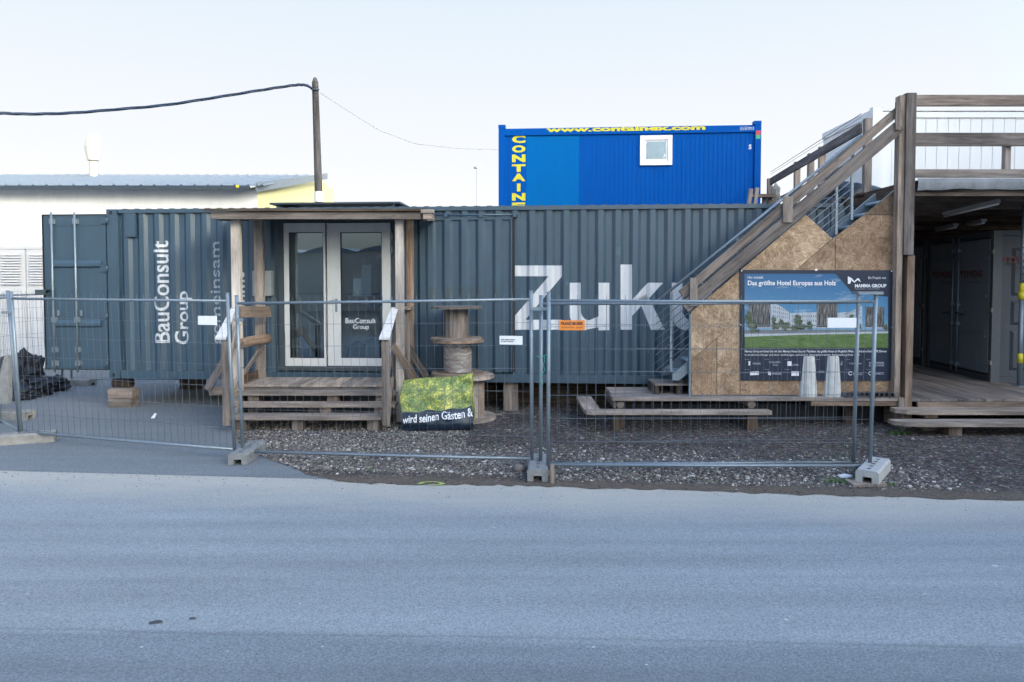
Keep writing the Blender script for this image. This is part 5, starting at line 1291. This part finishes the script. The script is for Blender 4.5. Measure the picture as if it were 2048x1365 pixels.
mb=MB(); c=P(475,373,YH-.47); mb.tube([(c.x,YH-.48,c.z),(c.x,YH-.46,c.z)],.04,10); mb.build('marker_dot',M['yellow_tape'],HL)
# louvred double door
zt3=P(40,497,YH).z
def door_leaf(px0,px1):
    a=P(px0,497,YH); b=P(px1,497,YH); mb=MB(); mb.box(a.x+.02,b.x-.02,YH-.05,YH-.002,.05,zt3-.03,'z'); d=mb.build('service_door',M['door_matt'],HL)
    mb=MB(); zl=P(px0,568,YH).z; k=0; z=zl
    while z<zt3-.16: mb.beam((a.x+.1,YH-.075,z),(b.x-.1,YH-.075,z),.06,.012,up=(0,-.7,.7)); z+=.065
    mb.build('louvre',M['door_matt'],d)
    mb=MB()
    for z0_,z1_ in ((.3,zl-.2),): mb.box(a.x+.12,a.x+.13,YH-.056,YH-.05,z0_,z1_,'z'); mb.box(b.x-.13,b.x-.12,YH-.056,YH-.05,z0_,z1_,'z'); mb.box(a.x+.12,b.x-.12,YH-.056,YH-.05,z1_,z1_+.012,'x')
    mb.build('door_panel_groove',M['p_text_grey'],d)
for p0,p1 in ((-58,-2),(-2,54),(54,110)): door_leaf(p0,p1)
mb=MB(); a=P(-60,497,YH).x; b=P(112,497,YH).x; mb.box(a-.02,b+.06,YH-.06,YH-.001,zt3-.025,zt3+.05,'x'); mb.build('door_lintel',M['door_matt'],HL)
mb=MB(); mb.box(xl,c0.x,YH-.03,YH-.001,0,.22,'x'); mb.build('plinth',M['concrete'],HL)
# roof vent
c=P(187,350,21.5); RV=thing('chimney_cowl','white chimney cowl above the warehouse roof','vent',(c.x,21.5,c.z-.3)); s_=F/21.5
mb=MB(); mb.lathe((0,0,0),[(.11,0),(.11,.28+28/s_)],20); mb.build('flue',M['grey_flue'],RV,local=True)
mb=MB(); z0_=.3+(350-322)/s_; z1_=.3+(350-296)/s_; z2_=.3+(350-272)/s_; mb.lathe((0,0,0),[(.1,z0_),(.16,z0_),(.23,z1_),(.15,z2_),(0,z2_)],20); mb.build('cowl',M['grey_flue'],RV,local=True)
# utility pole, cable, wires
YPo=14.5; t=thing('utility_pole','weathered wooden utility pole rising behind the porch','pole',(P(640,600,YPo).x,YPo,0))
pt_=P(630,156,YPo); pbm=P(638,412,YPo); dv=(pt_-pbm); base=pbm-dv*(pbm.z/dv.z)
mb=MB(); mb.tube([base,base.lerp(pt_,.5),base.lerp(pt_,.985),pt_],[.095,.085,.066,.03],14); mb.build('shaft',M['pole_wood'],t)
a=P(637,384,YPo); b=P(638,405,YPo); mb=MB(); mb.tube([a,b],.094,16,cap=False); mb.build('white_band',M['white'],t)
mb=MB(); c=P(630,180,YPo-.07); mb.tube([c,c+Vector((0,-.06,0))],.02,8); mb.box(c.x-.07,c.x+.09,c.y-.02,c.y,c.z-.015,c.z+.015,'x'); mb.build('cable_hook',M['gutter'],t)
kn=[(-60,226.5,12.0),(0,226.8,12.3),(60,228.5,12.6),(140,226.5,12.9),(230,219.5,13.2),(330,210.5,13.5),(430,195.5,13.8),(520,181,14.1),(580,172,14.3),(603,170,14.38),(616,172.5,14.42),(625,179,14.43)]
pts_=[]
for i in range(len(kn)-1):
    p0,p1,p2,p3=[Vector(kn[max(0,min(len(kn)-1,i+d_))]) for d_ in (-1,0,1,2)]
    for k in range(8):
        u=k/8; q_=.5*((2*p1)+(-p0+p2)*u+(2*p0-5*p1+4*p2-p3)*u*u+(-p0+3*p1-3*p2+p3)*u**3); pts_.append(P(q_.x,q_.y,q_.z))
mb=MB()
for s_ in range(3):
    pp=[p+Vector((0,math.cos(i*.42+s_*2.094),math.sin(i*.42+s_*2.094)))*.014 for i,p in enumerate(pts_)]; mb.tube(pp,.017,7)
tag(mb.build('overhead_cable',M['cable']),'thick twisted dark cable sagging from the wooden pole','cable')
mb=MB(); mb.tube([P(640,186,14.5),P(700,225,14.6),P(760,262,14.8),P(830,288,15),(P(920,298,15.3)),P(997,300,15.85)],.005,5); tag(mb.build('thin_wire',M['letter_grey']),'thin pale wire from the pole to blue container','wire')
mb=MB(); c=P(955,410,40); mb.tube([(c.x,40,0),(c.x,40,P(955,336,40).z)],.05,6); mb.tube([(c.x-.2,40,P(955,336,40).z),(c.x+.2,40,P(955,336,40).z)],.06,6); tag(mb.build('lamp_mast',M['galv']),'thin distant lamp mast left of the blue container','mast')
# black sacks, slab at the left
sg='black plastic sacks by the warehouse doors'
lump('black_sack','tall black sack with torn neck beside the fence post','sack',G(36,788)+Vector((0,.3,0)),(.25,.25,.46),M['bag'],21,5,.38,1.8,sg)
lump('black_sack','low black sack in front of the tall one','sack',G(40,800),(.26,.22,.17),M['bag'],22,5,.3,2,sg)
lump('black_sack','low black sack in the middle of the row','sack',G(72,792),(.27,.25,.20),M['bag'],23,5,.35,2,sg)
lump('black_sack','flat black sack nearest the distant fence foot','sack',G(108,782),(.30,.2,.17),M['bag'],24,5,.4,2,sg)
lump('black_sack','black sack at the very left edge','sack',G(2,800)+Vector((0,.2,0)),(.3,.25,.42),M['bag'],25,5,.35,1.8,sg)
mb=MB(); a=P(-10,715,10.6); b=P(10,715,10.6); z=.12
p0=P(-16,808,10.5);p1=P(16,808,10.5);p2=P(17,712,10.75);p3=P(9,712,10.75)
mb.poly([p0,p1,p2,p3],(0,1,0),.09); tag(mb.build('concrete_slab',M['concrete']),'tapered grey slab standing at the far left edge','slab')
mb=MB(); a=G(306,838); mb.beam(a+Vector((0,0,.01)),a+Vector((.02,.05,.07)),.05,.02,jit=.01); tag(mb.build('paper_scrap',M['paper']),'white paper scrap on the driveway under the mesh','paper')

# ================================================================== BEHIND THE CAMERA: what shades and is mirrored
HB=timber('arched_hall','sand coloured hall with shallow arched roofs across the road','building',(-15,-30,0))
mb=MB(); mb.box(-70,14,-44,-30,0,4.75,'x'); mb.build('hall_wall',plain('sand_plaster',(.55,.49,.42),.9,var=.1,scale=1),HB)
mb=MB()
for k in range(18):
    x0_=-70+k*4.66; prof=[(x0_+4.66*i/10,4.72+.5*math.sin(math.pi*i/10)) for i in range(11)]; vs=[(x,y,z) for x,z in prof for y in (-44,-29.9)]
    mb.add(vs,[(2*i,2*i+1,2*i+3,2*i+2) for i in range(10)]+[tuple(range(1,22,2))])
mb.build('arched_roof',M['roof_metal'],HB)
BB=timber('shading_block','tall plain unseen block placed beside the road to shade the yard','building',(25,-25,0))  # unseen building, position and height set to block the low sun
mb=MB(); mb.box(25,40,-75,4.3,0,15.5,'y'); mb.build('block_wall',plain('pale_facade',(.62,.62,.62),.8,var=.1,scale=1),BB)
mb=MB()
for f_ in range(4):
    for k in range(22): mb.box(24.97,24.999,-72+k*3.4,-70.2+k*3.4,1+f_*3,2.6+f_*3,'y')
mb.build('window_row',M['gutter'],BB)

# ================================================================== WORLD, SUN, CAMERA
SUN_EL=R(10); SX,SY=.77,-.64
w=bpy.data.worlds.new('World'); SC.world=w; w.use_nodes=True; t=w.node_tree; bg=t.nodes['Background']
sky=t.nodes.new('ShaderNodeTexSky'); sky.sky_type='NISHITA'; sky.sun_disc=False; sky.sun_elevation=SUN_EL; sky.sun_rotation=math.atan2(SX,SY); sky.air_density=1.0; sky.dust_density=9; sky.ozone_density=1.6; sky.altitude=100
# thin pale haze in the part of the sky turned away from the low sun
tcw=t.nodes.new('ShaderNodeTexCoord'); sepw=t.nodes.new('ShaderNodeSeparateXYZ'); t.links.new(tcw.outputs['Generated'],sepw.inputs[0])
dt_=t.nodes.new('ShaderNodeVectorMath'); dt_.operation='DOT_PRODUCT'; t.links.new(tcw.outputs['Generated'],dt_.inputs[0]); dt_.inputs[1].default_value=(SX,SY,0)
EXPO=2.85; kx=1/(.15*2**EXPO)
hz_=ramp(t,sepw.outputs[2],[(0,(1.06,1.06,1.06)),(.12,(1.0,1.01,1.03)),(.25,(.90,.945,1.0)),(.40,(.77,.875,.98)),(.85,(.35,.58,.95))])
hz_=mixc(t,1.0,hz_,(kx,kx,kx),'MULTIPLY')
fz=math_(t,'MULTIPLY',ramp(t,math_(t,'SUBTRACT',.5,math_(t,'MULTIPLY',dt_.outputs['Value'],.5)),[(.22,(0,0,0)),(.56,(1,1,1))]),ramp(t,sepw.outputs[2],[(.45,(1,1,1)),(.85,(0,0,0))]))
skc=mixc(t,1.0,sky.outputs[0],(.93,1.06,1.24),'MULTIPLY')
t.links.new(mixc(t,fz,skc,hz_),bg.inputs[0]); bg.inputs[1].default_value=.15   # slightly cool white balance
sl_=bpy.data.lights.new('Sun','SUN'); sl_.energy=3.0; sl_.angle=R(.53); sl_.color=(1,.86,.68); so=bpy.data.objects.new('Sun',sl_); COL.objects.link(so)
d=Vector((SX*math.cos(SUN_EL),SY*math.cos(SUN_EL),math.sin(SUN_EL))); so.rotation_euler=d.to_track_quat('Z','Y').to_euler()
cam=bpy.data.cameras.new('Camera'); co=bpy.data.objects.new('Camera',cam); COL.objects.link(co); cam.lens=24; cam.sensor_width=36; cam.clip_end=3000
co.location=(0,0,CH); co.rotation_euler=(R(90)-PITCH,0,0); cam.shift_y=-(682.5-PY0)/2048; SC.camera=co
SC.render.resolution_x=1024; SC.render.resolution_y=682
vs_=SC.view_settings; vs_.view_transform='Standard'; vs_.look='None'; vs_.exposure=2.85; vs_.gamma=1; vs_.use_curve_mapping=False
